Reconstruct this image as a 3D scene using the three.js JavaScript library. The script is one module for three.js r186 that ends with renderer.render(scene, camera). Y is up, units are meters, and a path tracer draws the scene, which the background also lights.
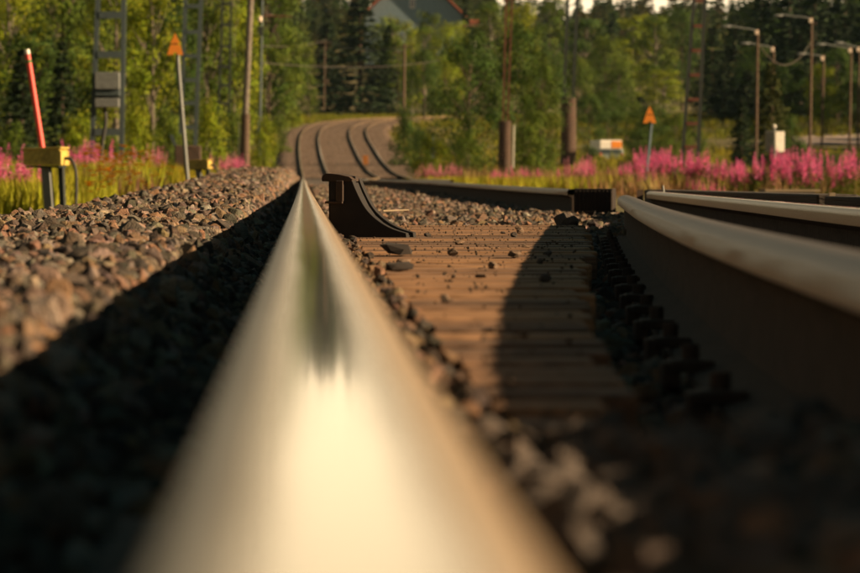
import * as THREE from 'three';
import { mergeGeometries, toCreasedNormals } from 'three/addons/utils/BufferGeometryUtils.js';
import { ImprovedNoise } from 'three/addons/math/ImprovedNoise.js';
import { ConvexGeometry } from 'three/addons/geometries/ConvexGeometry.js';
import { RoundedBoxGeometry } from 'three/addons/geometries/RoundedBoxGeometry.js';

// ------------------------------------------------------------------ camera, sky, sun, exposure
const scene = new THREE.Scene();
const F = 3800;                                   // focal length in pixels of an 860 x 573 picture
const W0 = 860, H0 = 573, VX = 303, HY = 180;     // vanishing point of the near rail, height of the horizon
const camera = new THREE.PerspectiveCamera(2 * Math.atan(H0 / 2 / F) * 180 / Math.PI, W0 / H0, 0.05, 6000);
camera.position.set(-0.0077, 0.0595, 0);
const yaw = Math.atan((W0 / 2 - VX) / F), pitch = Math.atan((H0 / 2 - HY) / F);
camera.rotation.set(-pitch, -yaw, 0, 'YXZ');
camera.focus = 10.6;
camera.userData.fStop = 13;
camera.updateMatrixWorld(true);

const SUN_EL = 19.8, SUN_BACK = 10;                 // degrees: height, and how far it stands behind the camera's side
const sunDir = new THREE.Vector3(Math.cos(SUN_EL * Math.PI / 180) * Math.cos(SUN_BACK * Math.PI / 180), Math.sin(SUN_EL * Math.PI / 180),
  Math.cos(SUN_EL * Math.PI / 180) * Math.sin(SUN_BACK * Math.PI / 180));
const sun = new THREE.DirectionalLight(new THREE.Color().setRGB(1, 0.7, 0.4), 5);
sun.position.copy(sunDir).multiplyScalar(400).add(new THREE.Vector3(0, 0, -150));
sun.target.position.set(0, 0, -150);
sun.castShadow = true;
sun.shadow.mapSize.set(4096, 4096);
Object.assign(sun.shadow.camera, { left: -300, right: 300, top: 200, bottom: -200, near: 1, far: 1200 });
sun.shadow.radius = 1.2;
scene.add(sun, sun.target);

{ // a low-sun evening sky: warm pale air near the horizon, dimmer and cooler overhead
  const w = 256, h = 256, d = new Float32Array(w * h * 4);
  for (let j = 0; j < h; j++) {
    const el = ((j + 0.5) / h - 0.5) * 180, t = Math.exp(-Math.pow(Math.max(el, 0) / 10.5, 1.6));
    const zen = [0.010, 0.026, 0.030], hor = [0.70, 0.55, 0.345];
    for (let i = 0; i < w; i++) {
      const k = (j * w + i) * 4;
      for (let c = 0; c < 3; c++) d[k + c] = zen[c] + (hor[c] - zen[c]) * t;
      d[k + 3] = 1;
    }
  }
  const sky = new THREE.DataTexture(d, w, h, THREE.RGBAFormat, THREE.FloatType);
  sky.mapping = THREE.EquirectangularReflectionMapping;
  sky.magFilter = sky.minFilter = THREE.LinearFilter;
  sky.needsUpdate = true;
  scene.background = sky; scene.environment = sky;
}
const renderer = new THREE.WebGLRenderer({ antialias: true });
renderer.toneMapping = THREE.LinearToneMapping;
renderer.toneMappingExposure = 2.4;
renderer.shadowMap.enabled = true;
renderer.setSize(1024, 682);

// ------------------------------------------------------------------ helpers
function mulberry(a) { return () => { a = (a + 0x6d2b79f5) | 0; let t = Math.imul(a ^ (a >>> 15), 1 | a); t = (t + Math.imul(t ^ (t >>> 7), 61 | t)) ^ t; return ((t ^ (t >>> 14)) >>> 0) / 4294967296; }; }
const R = mulberry(20240);
const rr = (a, b, r = R) => a + (b - a) * r();
const V = (x, y, z) => new THREE.Vector3(x, y, z);
const clamp = (x, a, b) => Math.min(b, Math.max(a, x));
const mix = (a, b, t) => a + (b - a) * t;
const smooth = (a, b, x) => { const t = clamp((x - a) / (b - a), 0, 1); return t * t * (3 - 2 * t); };
const perlin = new ImprovedNoise();
const noise = (x, y, z = 0) => perlin.noise(x, y, z);
function fbm(x, y, o = 4) { let s = 0, a = 0.5, f = 1; for (let k = 0; k < o; k++) { s += a * noise(x * f, y * f, 7.3 * k + 1.7); a *= 0.5; f *= 2.03; } return s; }
const CR = V(1, 0, 0).applyQuaternion(camera.quaternion), CU = V(0, 1, 0).applyQuaternion(camera.quaternion), CF = V(0, 0, -1).applyQuaternion(camera.quaternion);
/** the point at distance z down the line that shows at pixel (px, py) of the photograph */
function at(px, py, z) {
  const d = CF.clone().multiplyScalar(F).addScaledVector(CR, px - W0 / 2).addScaledVector(CU, H0 / 2 - py);
  return d.multiplyScalar(z / -d.z).add(camera.position);
}
const metre = (z) => z / F;                       // metres per photograph pixel at distance z
const used = {};
function numbered(n) { used[n] = (used[n] ?? -1) + 1; return used[n] ? n + '_' + String(used[n]).padStart(3, '0') : n; }
function shadowed(o) { o.castShadow = o.receiveShadow = true; return o; }
function tag(o, label, category, group) { o.userData.label = label; o.userData.category = category; if (group) o.userData.group = group; return o; }
function thing(name, label, category, pos = V(0, 0, 0), turn = 0, group) {
  const o = new THREE.Group(); o.name = numbered(name); o.position.copy(pos); o.rotation.y = turn; scene.add(o); return tag(o, label, category, group);
}
function part(name, geo, mat, parent) { const m = shadowed(new THREE.Mesh(geo, mat)); m.name = name; parent.add(m); return m; }
function structure(name, geo, mat) { const m = part(numbered(name), geo, mat, scene); m.userData.kind = 'structure'; return m; }
function copyOf(src, label, group) {
  const c = src.clone(); c.name = numbered(src.name.replace(/_\d{3}$/, '')); c.userData = { ...src.userData }; if (label) c.userData.label = label; if (group) c.userData.group = group; scene.add(c); return c;
}
const box = (w, h, d, x = 0, y = 0, z = 0, r = 0) => (r ? new RoundedBoxGeometry(w, h, d, 2, r) : new THREE.BoxGeometry(w, h, d)).translate(x, y, z);
function rod(a, b, r0, r1 = r0, n = 8) {
  const d = b.clone().sub(a), g = new THREE.CylinderGeometry(r1, r0, d.length(), n, 1);
  g.applyQuaternion(new THREE.Quaternion().setFromUnitVectors(V(0, 1, 0), d.clone().normalize()));
  return g.translate((a.x + b.x) / 2, (a.y + b.y) / 2, (a.z + b.z) / 2);
}
function bar(a, b, w, d) { // a rectangular bar, d along z
  const v = b.clone().sub(a), g = new THREE.BoxGeometry(w, v.length(), d);
  g.applyQuaternion(new THREE.Quaternion().setFromUnitVectors(V(0, 1, 0), v.clone().normalize()));
  return g.translate((a.x + b.x) / 2, (a.y + b.y) / 2, (a.z + b.z) / 2);
}
const tube = (pts, r, seg = 24, n = 6) => new THREE.TubeGeometry(new THREE.CatmullRomCurve3(pts), seg, r, n);
function merge(list) { return mergeGeometries(list.map((g) => { const q = g.index ? g.toNonIndexed() : g; for (const k of Object.keys(q.attributes)) if (!['position', 'normal', 'uv'].includes(k)) q.deleteAttribute(k); return q; })); }
function spline(table) { // monotone cubic through [x, y] rows
  const n = table.length, m = [];
  const s = (i) => (table[i + 1][1] - table[i][1]) / (table[i + 1][0] - table[i][0]);
  for (let i = 0; i < n; i++) { if (i === 0) m.push(s(0)); else if (i === n - 1) m.push(s(n - 2)); else { const a = s(i - 1), b = s(i); m.push(a * b <= 0 ? 0 : 2 * a * b / (a + b)); } }
  return (x) => {
    if (x <= table[0][0]) return table[0][1]; if (x >= table[n - 1][0]) return table[n - 1][1];
    let i = 0; while (table[i + 1][0] < x) i++;
    const h = table[i + 1][0] - table[i][0], t = (x - table[i][0]) / h, t2 = t * t, t3 = t2 * t;
    return (2 * t3 - 3 * t2 + 1) * table[i][1] + (t3 - 2 * t2 + t) * h * m[i] + (-2 * t3 + 3 * t2) * table[i + 1][1] + (t3 - t2) * h * m[i + 1];
  };
}

// ------------------------------------------------------------------ materials
function noiseTexture(size, fn, srgb) {
  const d = new Uint8Array(size * size * 4);
  for (let j = 0; j < size; j++) for (let i = 0; i < size; i++) { const c = fn(i / size, j / size); const k = (j * size + i) * 4; for (let q = 0; q < 3; q++) d[k + q] = clamp(Math.round(255 * (Array.isArray(c) ? c[q] : c)), 0, 255); d[k + 3] = 255; }
  const t = new THREE.DataTexture(d, size, size, THREE.RGBAFormat); t.wrapS = t.wrapT = THREE.RepeatWrapping; t.magFilter = THREE.LinearFilter; t.minFilter = THREE.LinearMipmapLinearFilter; t.generateMipmaps = true;
  if (srgb) t.colorSpace = THREE.SRGBColorSpace; t.needsUpdate = true; return t;
}
const tile = (u, v, f, s) => { // noise that repeats over the unit square
  const a = u * f, b = v * f, n = (x, y) => noise(x, y, s), wu = u, wv = v;
  return mix(mix(n(a, b), n(a - f, b), wu), mix(n(a, b - f), n(a - f, b - f), wu), wv);
};
const grainTex = noiseTexture(256, (u, v) => 0.72 + 0.3 * tile(u, v, 6, 1.3) + 0.3 * tile(u, v, 24, 2.1) + 0.25 * tile(u, v, 70, 5.1));
const stoneTex = noiseTexture(256, (u, v) => { const s = 0.74 + 0.35 * tile(u, v, 5, 4.3) + 0.4 * tile(u, v, 30, 8.1) + 0.3 * tile(u, v, 90, 3.1), h = 0.1 * tile(u, v, 9, 11.1); return [s + h, s, s - h]; });
const woodTex = noiseTexture(512, (u, v) => { // grain runs along u
  const g = tile(u, v, 3, 0.4) * 0.25 + mix(noise(u * 5, v * 40, 2), noise(u * 5 - 5, v * 40, 2), u) * 0.35 + mix(noise(u * 9, v * 150, 6), noise(u * 9 - 9, v * 150, 6), u) * 0.35;
  const s = 0.72 + g; return [s, s * (0.98 + 0.1 * g), s * (0.95 + 0.2 * g)];
});
const woodBump = noiseTexture(512, (u, v) => 0.5 + 0.5 * mix(noise(u * 5, v * 40, 2), noise(u * 5 - 5, v * 40, 2), u) + 0.5 * mix(noise(u * 9, v * 150, 6), noise(u * 9 - 9, v * 150, 6), u));
const M = {};
const std = (c, rough = 0.85, metal = 0, extra = {}) => new THREE.MeshStandardMaterial({ color: new THREE.Color().setRGB(...c), roughness: rough, metalness: metal, ...extra });
M.rust = std([0.085, 0.05, 0.032], 0.8, 0.1, { map: grainTex, bumpMap: grainTex, bumpScale: 0.002 });
M.railRust = std([0.05, 0.031, 0.02], 0.95, 0, { map: grainTex, bumpMap: grainTex, bumpScale: 0.005 });
M.darkRust = std([0.022, 0.014, 0.010], 0.95, 0, { map: grainTex, bumpMap: grainTex, bumpScale: 0.001 });
M.blackSteel = std([0.011, 0.008, 0.007], 0.8, 0, { map: grainTex, bumpMap: grainTex, bumpScale: 0.001 });
M.bracket = std([0.045, 0.025, 0.015], 0.8, 0, { map: grainTex });
M.gravel = std([0.11, 0.085, 0.068], 0.95, 0, { map: stoneTex, bumpMap: stoneTex, bumpScale: 0.03 });
M.farGravel = std([0.17, 0.11, 0.075], 0.95, 0, { map: stoneTex, bumpMap: stoneTex, bumpScale: 0.05 });
M.stone = std([0.175, 0.135, 0.106], 0.95, 0, { map: stoneTex, bumpMap: stoneTex, bumpScale: 0.004 });
M.stonePale = std([0.30, 0.235, 0.185], 0.95, 0, { map: stoneTex, bumpMap: stoneTex, bumpScale: 0.004 });
M.stoneDark = std([0.10, 0.08, 0.068], 0.95, 0, { map: stoneTex, bumpMap: stoneTex, bumpScale: 0.004 });
M.stoneWarm = std([0.235, 0.155, 0.10], 0.95, 0, { map: stoneTex, bumpMap: stoneTex, bumpScale: 0.004 });
M.planks = [[0.29, 0.155, 0.075], [0.23, 0.125, 0.066], [0.34, 0.185, 0.09], [0.15, 0.085, 0.05]].map((c) => std(c, 0.85, 0, { map: woodTex, bumpMap: woodBump, bumpScale: 0.004 }));
M.tarWood = std([0.055, 0.042, 0.032], 0.9, 0, { map: woodTex, bumpMap: woodBump, bumpScale: 0.004 });
M.paleWood = std([0.42, 0.33, 0.22], 0.85, 0, { map: woodTex });
M.poleWood = std([0.115, 0.075, 0.05], 0.9, 0, { map: woodTex });
M.steelGrey = std([0.085, 0.12, 0.13], 0.65, 0.25, { map: grainTex });
M.steelDark = std([0.035, 0.046, 0.042], 0.7, 0.2, { map: grainTex });
M.steelLight = std([0.23, 0.25, 0.245], 0.6, 0.2, { map: grainTex });
M.redSteel = std([0.16, 0.05, 0.03], 0.8, 0, { map: grainTex });
M.concreteRed = std([0.10, 0.062, 0.044], 0.95, 0, { map: stoneTex, bumpMap: stoneTex, bumpScale: 0.02 });
M.yellow = std([0.62, 0.46, 0.10], 0.55, 0, { map: grainTex });
M.orange = std([0.75, 0.24, 0.02], 0.6);
M.red = std([0.72, 0.085, 0.07], 0.5);
M.white = std([0.75, 0.72, 0.66], 0.6);
M.offWhite = std([0.55, 0.53, 0.47], 0.7, 0, { map: grainTex });
M.rubber = std([0.03, 0.03, 0.028], 0.7);
M.bluePost = std([0.08, 0.13, 0.17], 0.6);
M.wire = std([0.10, 0.085, 0.075], 0.6, 0.5);
M.porcelain = std([0.75, 0.62, 0.5], 0.25);
M.barkDark = std([0.09, 0.06, 0.045], 0.95, 0, { map: grainTex });
M.barkPine = std([0.28, 0.12, 0.06], 0.95, 0, { map: grainTex });
M.barkBirch = std([0.16, 0.135, 0.105], 0.9, 0, { map: grainTex });
const leafMat = (c, t = 0.2) => new THREE.MeshPhysicalMaterial({ color: new THREE.Color().setRGB(...c), roughness: 0.9, transmission: t, thickness: 0, vertexColors: true, side: THREE.DoubleSide, specularIntensity: 0.3 });
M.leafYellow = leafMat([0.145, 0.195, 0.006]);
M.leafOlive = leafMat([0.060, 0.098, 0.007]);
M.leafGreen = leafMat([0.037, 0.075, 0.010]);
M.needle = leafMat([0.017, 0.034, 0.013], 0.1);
M.needleOlive = leafMat([0.05, 0.062, 0.012], 0.15);
M.grass = leafMat([0.24, 0.24, 0.012]);
M.herb = leafMat([0.12, 0.15, 0.012]);
M.petal = leafMat([0.76, 0.20, 0.46], 0.35);
M.petalPale = leafMat([0.70, 0.32, 0.42], 0.35);
M.sorrel = leafMat([0.22, 0.115, 0.06]);
M.buttercup = leafMat([0.75, 0.36, 0.01], 0.2);

// ------------------------------------------------------------------ lie of the land: height of the rail head and course of the track
const G = spline([[-20, 0], [0, 0], [20, 0.004], [32, 0.017], [48, 0.045], [85, 0.075], [150, 0.12], [200, 0.22], [232, 0.43], [262, 1.2], [297, 2.62], [340, 4.2], [400, 6.2], [460, 7.7], [520, 8.9], [620, 10.5]]);
const GT = spline([[-20, 0], [232, 0.43], [262, 1.2], [297, 2.62], [340, 4.2], [400, 6.2], [460, 7.7], [520, 8.9], [620, 11], [700, 14], [850, 22], [1000, 33], [1150, 42], [1400, 52], [1800, 50], [3000, 40]]);
function landY(x, z) { // z: distance ahead
  const g = z < 232 ? G(z) : GT(z);
  const hill = z > 700 ? 6 * smooth(700, 1300, z) * (1 - smooth(45, 85, x)) : 0;
  const side = x < -9 ? 0.03 * (-9 - x) : x > 40 ? 0.01 * (x - 40) : 0;
  return g - 0.42 + hill + Math.min(side, 8) + 0.16 * fbm(x * 0.21, z * 0.13, 3) + (z > 250 ? 0.5 * fbm(x * 0.03, z * 0.02, 2) : 0) - (z < 12 && x < -1 ? 0.05 : 0);
}
const centre1 = new THREE.CatmullRomCurve3([[-4, 0.8], [60, 0.8], [140, 0.8], [230, 0.78], [265, 0.62], [300, 0.5], [335, 0.62], [365, 1.2], [395, 2.9], [425, 6.1], [450, 10.5], [472, 16.5], [490, 25], [503, 36], [512, 50]].map(([z, x]) => V(x, 0, -z)), false, 'centripetal');
function track(curve, from, to, n) { // samples: middle, right-hand normal, length so far
  const out = []; let len = 0, prev = null;
  for (let i = 0; i <= n; i++) {
    const u = mix(from, to, i / n), p = curve.getPointAt(u), t = curve.getTangentAt(u); t.y = 0; t.normalize();
    p.y = G(-p.z); if (prev) len += p.distanceTo(prev); prev = p;
    out.push({ p, n: V(-t.z, 0, t.x), len });
  }
  return out;
}
const line1 = track(centre1, 0, 1, 420);
const line2 = line1.filter((q) => -q.p.z > 70).map((q) => { const off = mix(1.2, 4.25, smooth(70, 232, -q.p.z)); return { p: q.p.clone().addScaledVector(q.n, off), n: q.n, len: q.len }; });
/** sweeps a profile of [sideways, up] points along samples; closed profiles run round */
function sweep(samples, profile, closed = true, uScale = 1) {
  const P = closed ? [...profile, profile[0]] : profile, pos = [], uv = [], idx = [];
  let s = 0; const us = P.map((q, i) => (s += i ? Math.hypot(q[0] - P[i - 1][0], q[1] - P[i - 1][1]) : 0));
  for (const { p, n, len } of samples) P.forEach((q, i) => { pos.push(p.x + n.x * q[0], p.y + q[1], p.z + n.z * q[0]); uv.push(us[i] * uScale, len); });
  const k = P.length;
  for (let a = 0; a < samples.length - 1; a++) for (let b = 0; b < k - 1; b++) { const i = a * k + b, j = i + k; idx.push(i, i + 1, j, i + 1, j + 1, j); }
  if (closed) { const contour = profile.map((q) => new THREE.Vector2(q[0], q[1])); for (const f of THREE.ShapeUtils.triangulateShape(contour, [])) { const e = (samples.length - 1) * k; idx.push(f[0], f[1], f[2], e + f[2], e + f[1], e + f[0]); } }
  const g = new THREE.BufferGeometry();
  g.setAttribute('position', new THREE.Float32BufferAttribute(pos, 3)); g.setAttribute('uv', new THREE.Float32BufferAttribute(uv, 2)); g.setIndex(idx);
  return toCreasedNormals(g, 0.7);
}

// ------------------------------------------------------------------ ground
{ // one sheet to the horizon
  const xs = [], zs = [];
  for (let x = -600; x < -60; x += 30) xs.push(x); for (let x = -60; x < -14; x += 2.5) xs.push(x); for (let x = -14; x < 30; x += 0.7) xs.push(x); for (let x = 30; x < 80; x += 2.5) xs.push(x); for (let x = 80; x <= 800; x += 30) xs.push(x);
  for (let z = -30; z < 20; z += 2) zs.push(z); for (let z = 20; z < 130; z += 1.6) zs.push(z); for (let z = 130; z < 540; z += 5) zs.push(z); for (let z = 540; z < 1500; z += 30) zs.push(z); for (let z = 1500; z <= 4500; z += 200) zs.push(z);
  const pos = [], uv = [], idx = [];
  for (const z of zs) for (const x of xs) { const y = landY(x, z); pos.push(x, y - (z < 1 ? 0.02 : 0), -z); uv.push(x / 3, z / 3); }
  const k = xs.length;
  for (let j = 0; j < zs.length - 1; j++) for (let i = 0; i < k - 1; i++) { const a = j * k + i; idx.push(a, a + 1, a + k, a + 1, a + k + 1, a + k); }
  const g = new THREE.BufferGeometry(); g.setAttribute('position', new THREE.Float32BufferAttribute(pos, 3)); g.setAttribute('uv', new THREE.Float32BufferAttribute(uv, 2)); g.setIndex(idx); g.computeVertexNormals();
  const soil = noiseTexture(256, (u, v) => { const a = tile(u, v, 4, 2.2), b = tile(u, v, 22, 6.1), s = 0.7 + 0.35 * a + 0.4 * b; return [s + 0.06 * b, s, s - 0.1 * a]; });
  structure('ground', g, std([0.15, 0.125, 0.03], 0.95, 0, { map: soil, bumpMap: soil, bumpScale: 0.15 }));
}
// ballast: the stone bed of the near line with its heap on the left, and of the far curve
const crest = spline([[0, -0.072], [6, -0.07], [10, -0.065], [20, -0.02], [30, 0.05], [41, 0.14], [60, 0.2], [90, 0.23], [130, 0.2], [200, 0.2], [232, 0.27], [262, 1.02], [297, 2.44], [340, 4.0], [400, 6.0], [460, 7.5], [520, 8.7]]);
function bedY(s, z) { // s: sideways from the middle of the near line
  const X = s + 0.8, g = G(z), between = g - (z < 13.3 && X > -0.02 ? mix(0.106, 0.2, smooth(2.27, 2.34, z)) : mix(0.2, 0.155, smooth(13.2, 14.2, z)));
  let y = between;
  if (X < -0.03) { const c = Math.max(crest(z), g - 0.2), t = smooth(-0.1, -0.26, X); y = mix(g - 0.17, c, t); if (X < -0.82) y = c - smooth(-0.7, -2.0, X) * (0.5 + Math.max(0, c - g)); }
  if (X > 1.75) y = between - smooth(1.75, 3.4, X) * 0.4;
  return y + 0.025 * fbm(s * 3.1, z * 1.7, 3);
}
function bed(samples, lat, yAt, mat, name) {
  const pos = [], uv = [], idx = [], k = lat.length;
  for (const q of samples) for (const s of lat) { pos.push(q.p.x + q.n.x * s, yAt(s, q), q.p.z + q.n.z * s); uv.push(s / 1.5, q.len / 1.5); }
  for (let a = 0; a < samples.length - 1; a++) for (let b = 0; b < k - 1; b++) { const i = a * k + b, j = i + k; idx.push(i, i + 1, j, i + 1, j + 1, j); }
  const g = new THREE.BufferGeometry(); g.setAttribute('position', new THREE.Float32BufferAttribute(pos, 3)); g.setAttribute('uv', new THREE.Float32BufferAttribute(uv, 2)); g.setIndex(idx); g.computeVertexNormals();
  return structure(name, g, mat);
}
const lat1 = []; for (let s = -3.5; s <= 3.0; s += 0.16) lat1.push(s);
const nearLine = track(centre1, 0, 0.42, 420), farLine = track(centre1, 0.42, 1, 260);
const ballast = bed(nearLine, lat1, (s, q) => bedY(s, -q.p.z), M.gravel, 'ballast_bed');
const lat2 = []; for (let s = -3.0; s <= 7.4; s += 0.26) lat2.push(s);
const farBallast = bed(farLine, lat2, (s, q) => { const e = Math.max(0, Math.max(-2.0 - s, s - 6.6)); return q.p.y - mix(0.2, 0.13, smooth(170, 215, -q.p.z)) - 0.45 * e + 0.03 * fbm(s * 2, q.len * 0.6, 3); }, M.farGravel, 'far_ballast_bed');

// ------------------------------------------------------------------ rails
const headProfile = (() => { const a = [[-0.036, -0.036], [-0.0362, -0.016], [-0.0352, -0.0095], [-0.0325, -0.0052], [-0.0285, -0.0025], [-0.023, -0.0011], [-0.016, -0.0005], [-0.008, -0.00012]]; return [...a, [0, 0], ...a.map(([x, y]) => [-x, y]).reverse()]; })();
const bodyProfile = [[-0.0355, -0.0362], [-0.0095, -0.05], [-0.008, -0.07], [-0.008, -0.125], [-0.013, -0.142], [-0.075, -0.16], [-0.075, -0.172], [0.075, -0.172], [0.075, -0.16], [0.013, -0.142], [0.008, -0.125], [0.008, -0.07], [0.0095, -0.05], [0.0355, -0.0362]];
// how the head is worn: a band polished by wheels down the middle, duller steel with a film of rust at its shoulders (across = u)
const wearTex = (band, edge) => noiseTexture(256, (u, v) => {
  const x = Math.abs(u - 0.5) * 0.1, w = 0.003 * tile(0.3, v, 6, 3.3) + 0.0025 * tile(u, v, 16, 5.5), t = smooth(band, edge, x + w), st = 0.05 * noise(u * 190, 3.1, v * 2) + 0.05 * tile(u, v, 60, 6.6);
  return [0, clamp(0.05 + 0.33 * t + st, 0.03, 1), clamp(1 - 0.85 * t, 0, 1)];
});
const wearColor = (band, edge) => noiseTexture(256, (u, v) => {
  const x = Math.abs(u - 0.5) * 0.1, w = 0.003 * tile(0.3, v, 6, 3.3) + 0.0025 * tile(u, v, 16, 5.5), t = smooth(band, edge, x + w), n = 0.06 * tile(u, v, 40, 9.9);
  return [mix(0.90, 0.58, t) + n, mix(0.83, 0.475, t) + n, mix(0.71, 0.34, t) + n];
}, true);
const polishedHead = new THREE.MeshStandardMaterial({ color: 0xffffff, map: wearColor(0.005, 0.03), roughnessMap: wearTex(0.005, 0.03), metalnessMap: wearTex(0.005, 0.03), roughness: 1, metalness: 1 });
const dullHead = std([0.10, 0.066, 0.046], 0.45, 0.35, { map: grainTex, bumpMap: grainTex, bumpScale: 0.0006 });
const roundProfile = (() => { const a = []; for (let i = -9; i <= 9; i++) { const t = i * 9.6 * Math.PI / 180; a.push([0.034 * Math.sin(t), -0.021 + 0.021 * Math.cos(t)]); } return [[-0.0345, -0.036], ...a, [0.0345, -0.036]]; })();
function makeRail(name, label, samples, headMat, bodyMat = M.railRust, headProfile_ = headProfile) {
  const o = thing(name, label, 'rail', V(0, 0, 0));
  const head = sweep(samples, headProfile_, false);
  { const u = head.attributes.uv, P = head.attributes.position; let total = 0; for (let i = 1; i < headProfile_.length; i++) total += Math.hypot(headProfile_[i][0] - headProfile_[i - 1][0], headProfile_[i][1] - headProfile_[i - 1][1]); for (let i = 0; i < u.count; i++) u.setXY(i, 0.5 + (u.getX(i) - total / 2) / 0.1, u.getY(i) * 0.7); }
  part('rail_head', head, headMat, o); part('rail_web_and_foot', sweep(samples, bodyProfile, true, 2), bodyMat, o);
  return o;
}
const shift = (samples, off, dy = 0) => samples.map((q) => ({ p: q.p.clone().addScaledVector(q.n, off).add(V(0, dy, 0)), n: q.n, len: q.len }));
const path = (rows, n = 60) => { const c = new THREE.CatmullRomCurve3(rows.map(([x, z, y = 0]) => V(x, y, -z)), false, 'centripetal'); let len = 0, prev; const out = []; for (let i = 0; i <= n; i++) { const p = c.getPointAt(i / n), t = c.getTangentAt(i / n); t.y = 0; t.normalize(); if (prev) len += p.distanceTo(prev); prev = p; out.push({ p, n: V(-t.z, 0, t.x), len }); } return out; };
const polished = makeRail('rail', 'polished steel rail in the foreground running away from the lens to the bend', shift(line1.filter((q) => -q.p.z < 171), -0.8), polishedHead);
makeRail('rail', 'left rail of the first track on the far bend', shift(line1.filter((q) => -q.p.z > 169.5), -0.8), polishedHead);
makeRail('rail', 'rusty right-hand rail behind the sunlit gravel, running toward the bend', shift(line1.filter((q) => -q.p.z > 21.5 && -q.p.z < 171), 0.8), dullHead);
makeRail('rail', 'right rail of the first track on the far bend', shift(line1.filter((q) => -q.p.z > 169.5), 0.8), polishedHead);
const slantRail = makeRail('rail', 'blurred dull brown rail slanting up to the right edge with a rounded head', path([[0.345, 1.2, 0.002], [0.415, 2.6, 0.002], [0.442, 3.12, 0.002], [0.512, 4.4, 0.002], [0.61, 5.94, 0.001], [0.815, 8.9, 0], [1.27, 15, 0]], 48), dullHead, M.railRust, roundProfile);
{ // spring clips and bolts that hold the slanting rail
  const cx = spline([[1.2, 0.345], [2.6, 0.415], [3.12, 0.442], [4.4, 0.512], [5.94, 0.61], [8.9, 0.815], [15, 1.27]]), clip = merge([box(0.05, 0.014, 0.06, -0.075, -0.15, 0, 0.004), box(0.02, 0.03, 0.05, -0.098, -0.16, 0, 0.004)]), bolt = new THREE.CylinderGeometry(0.011, 0.011, 0.02, 6).translate(-0.075, -0.136, 0);
  for (let z = 1.8; z < 14.8; z += 0.62) { const c = part('rail_clip', clip, M.rust, slantRail); c.position.set(cx(z), 0, -z); const b = part('bolt', bolt, M.rust, c); b.position.set(0, 0, 0); }
}
makeRail('rail', 'shiny topped rail behind the blurred rail at the right edge', path([[0.98, 3.5], [1.19, 8.2], [1.42, 12.5], [1.84, 20]], 30), polishedHead);
makeRail('rail', 'left rail of the second track on the far bend', shift(line2, -0.76), polishedHead);
makeRail('rail', 'right rail of the second track on the far bend', shift(line2, 0.76), polishedHead);

// ------------------------------------------------------------------ loose stones of the ballast
const stoneGeos = []; { const r = mulberry(77); for (let k = 0; k < 14; k++) { const pts = []; const f = V(rr(0.8, 1.35, r), rr(0.55, 0.9, r), rr(0.7, 1.1, r)); for (let i = 0; i < 24; i++) { const v = V(r() - 0.5, r() - 0.5, r() - 0.5).normalize().multiplyScalar(0.5 * rr(0.8, 1.04, r)); pts.push(v.multiply(f)); } const g = new ConvexGeometry(pts); const uv = []; const P = g.attributes.position; for (let i = 0; i < P.count; i++) uv.push(P.getX(i) * 0.6 + P.getY(i) * 0.4, P.getZ(i) * 0.6 + 0.3 * P.getY(i)); g.setAttribute('uv', new THREE.Float32BufferAttribute(uv, 2)); stoneGeos.push(g); } }
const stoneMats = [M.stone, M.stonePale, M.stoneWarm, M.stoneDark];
const deckRight = spline([[1, 0.13], [3, 0.22], [6, 0.42], [9, 0.66], [11, 0.8], [14, 1.0]]);
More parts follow.
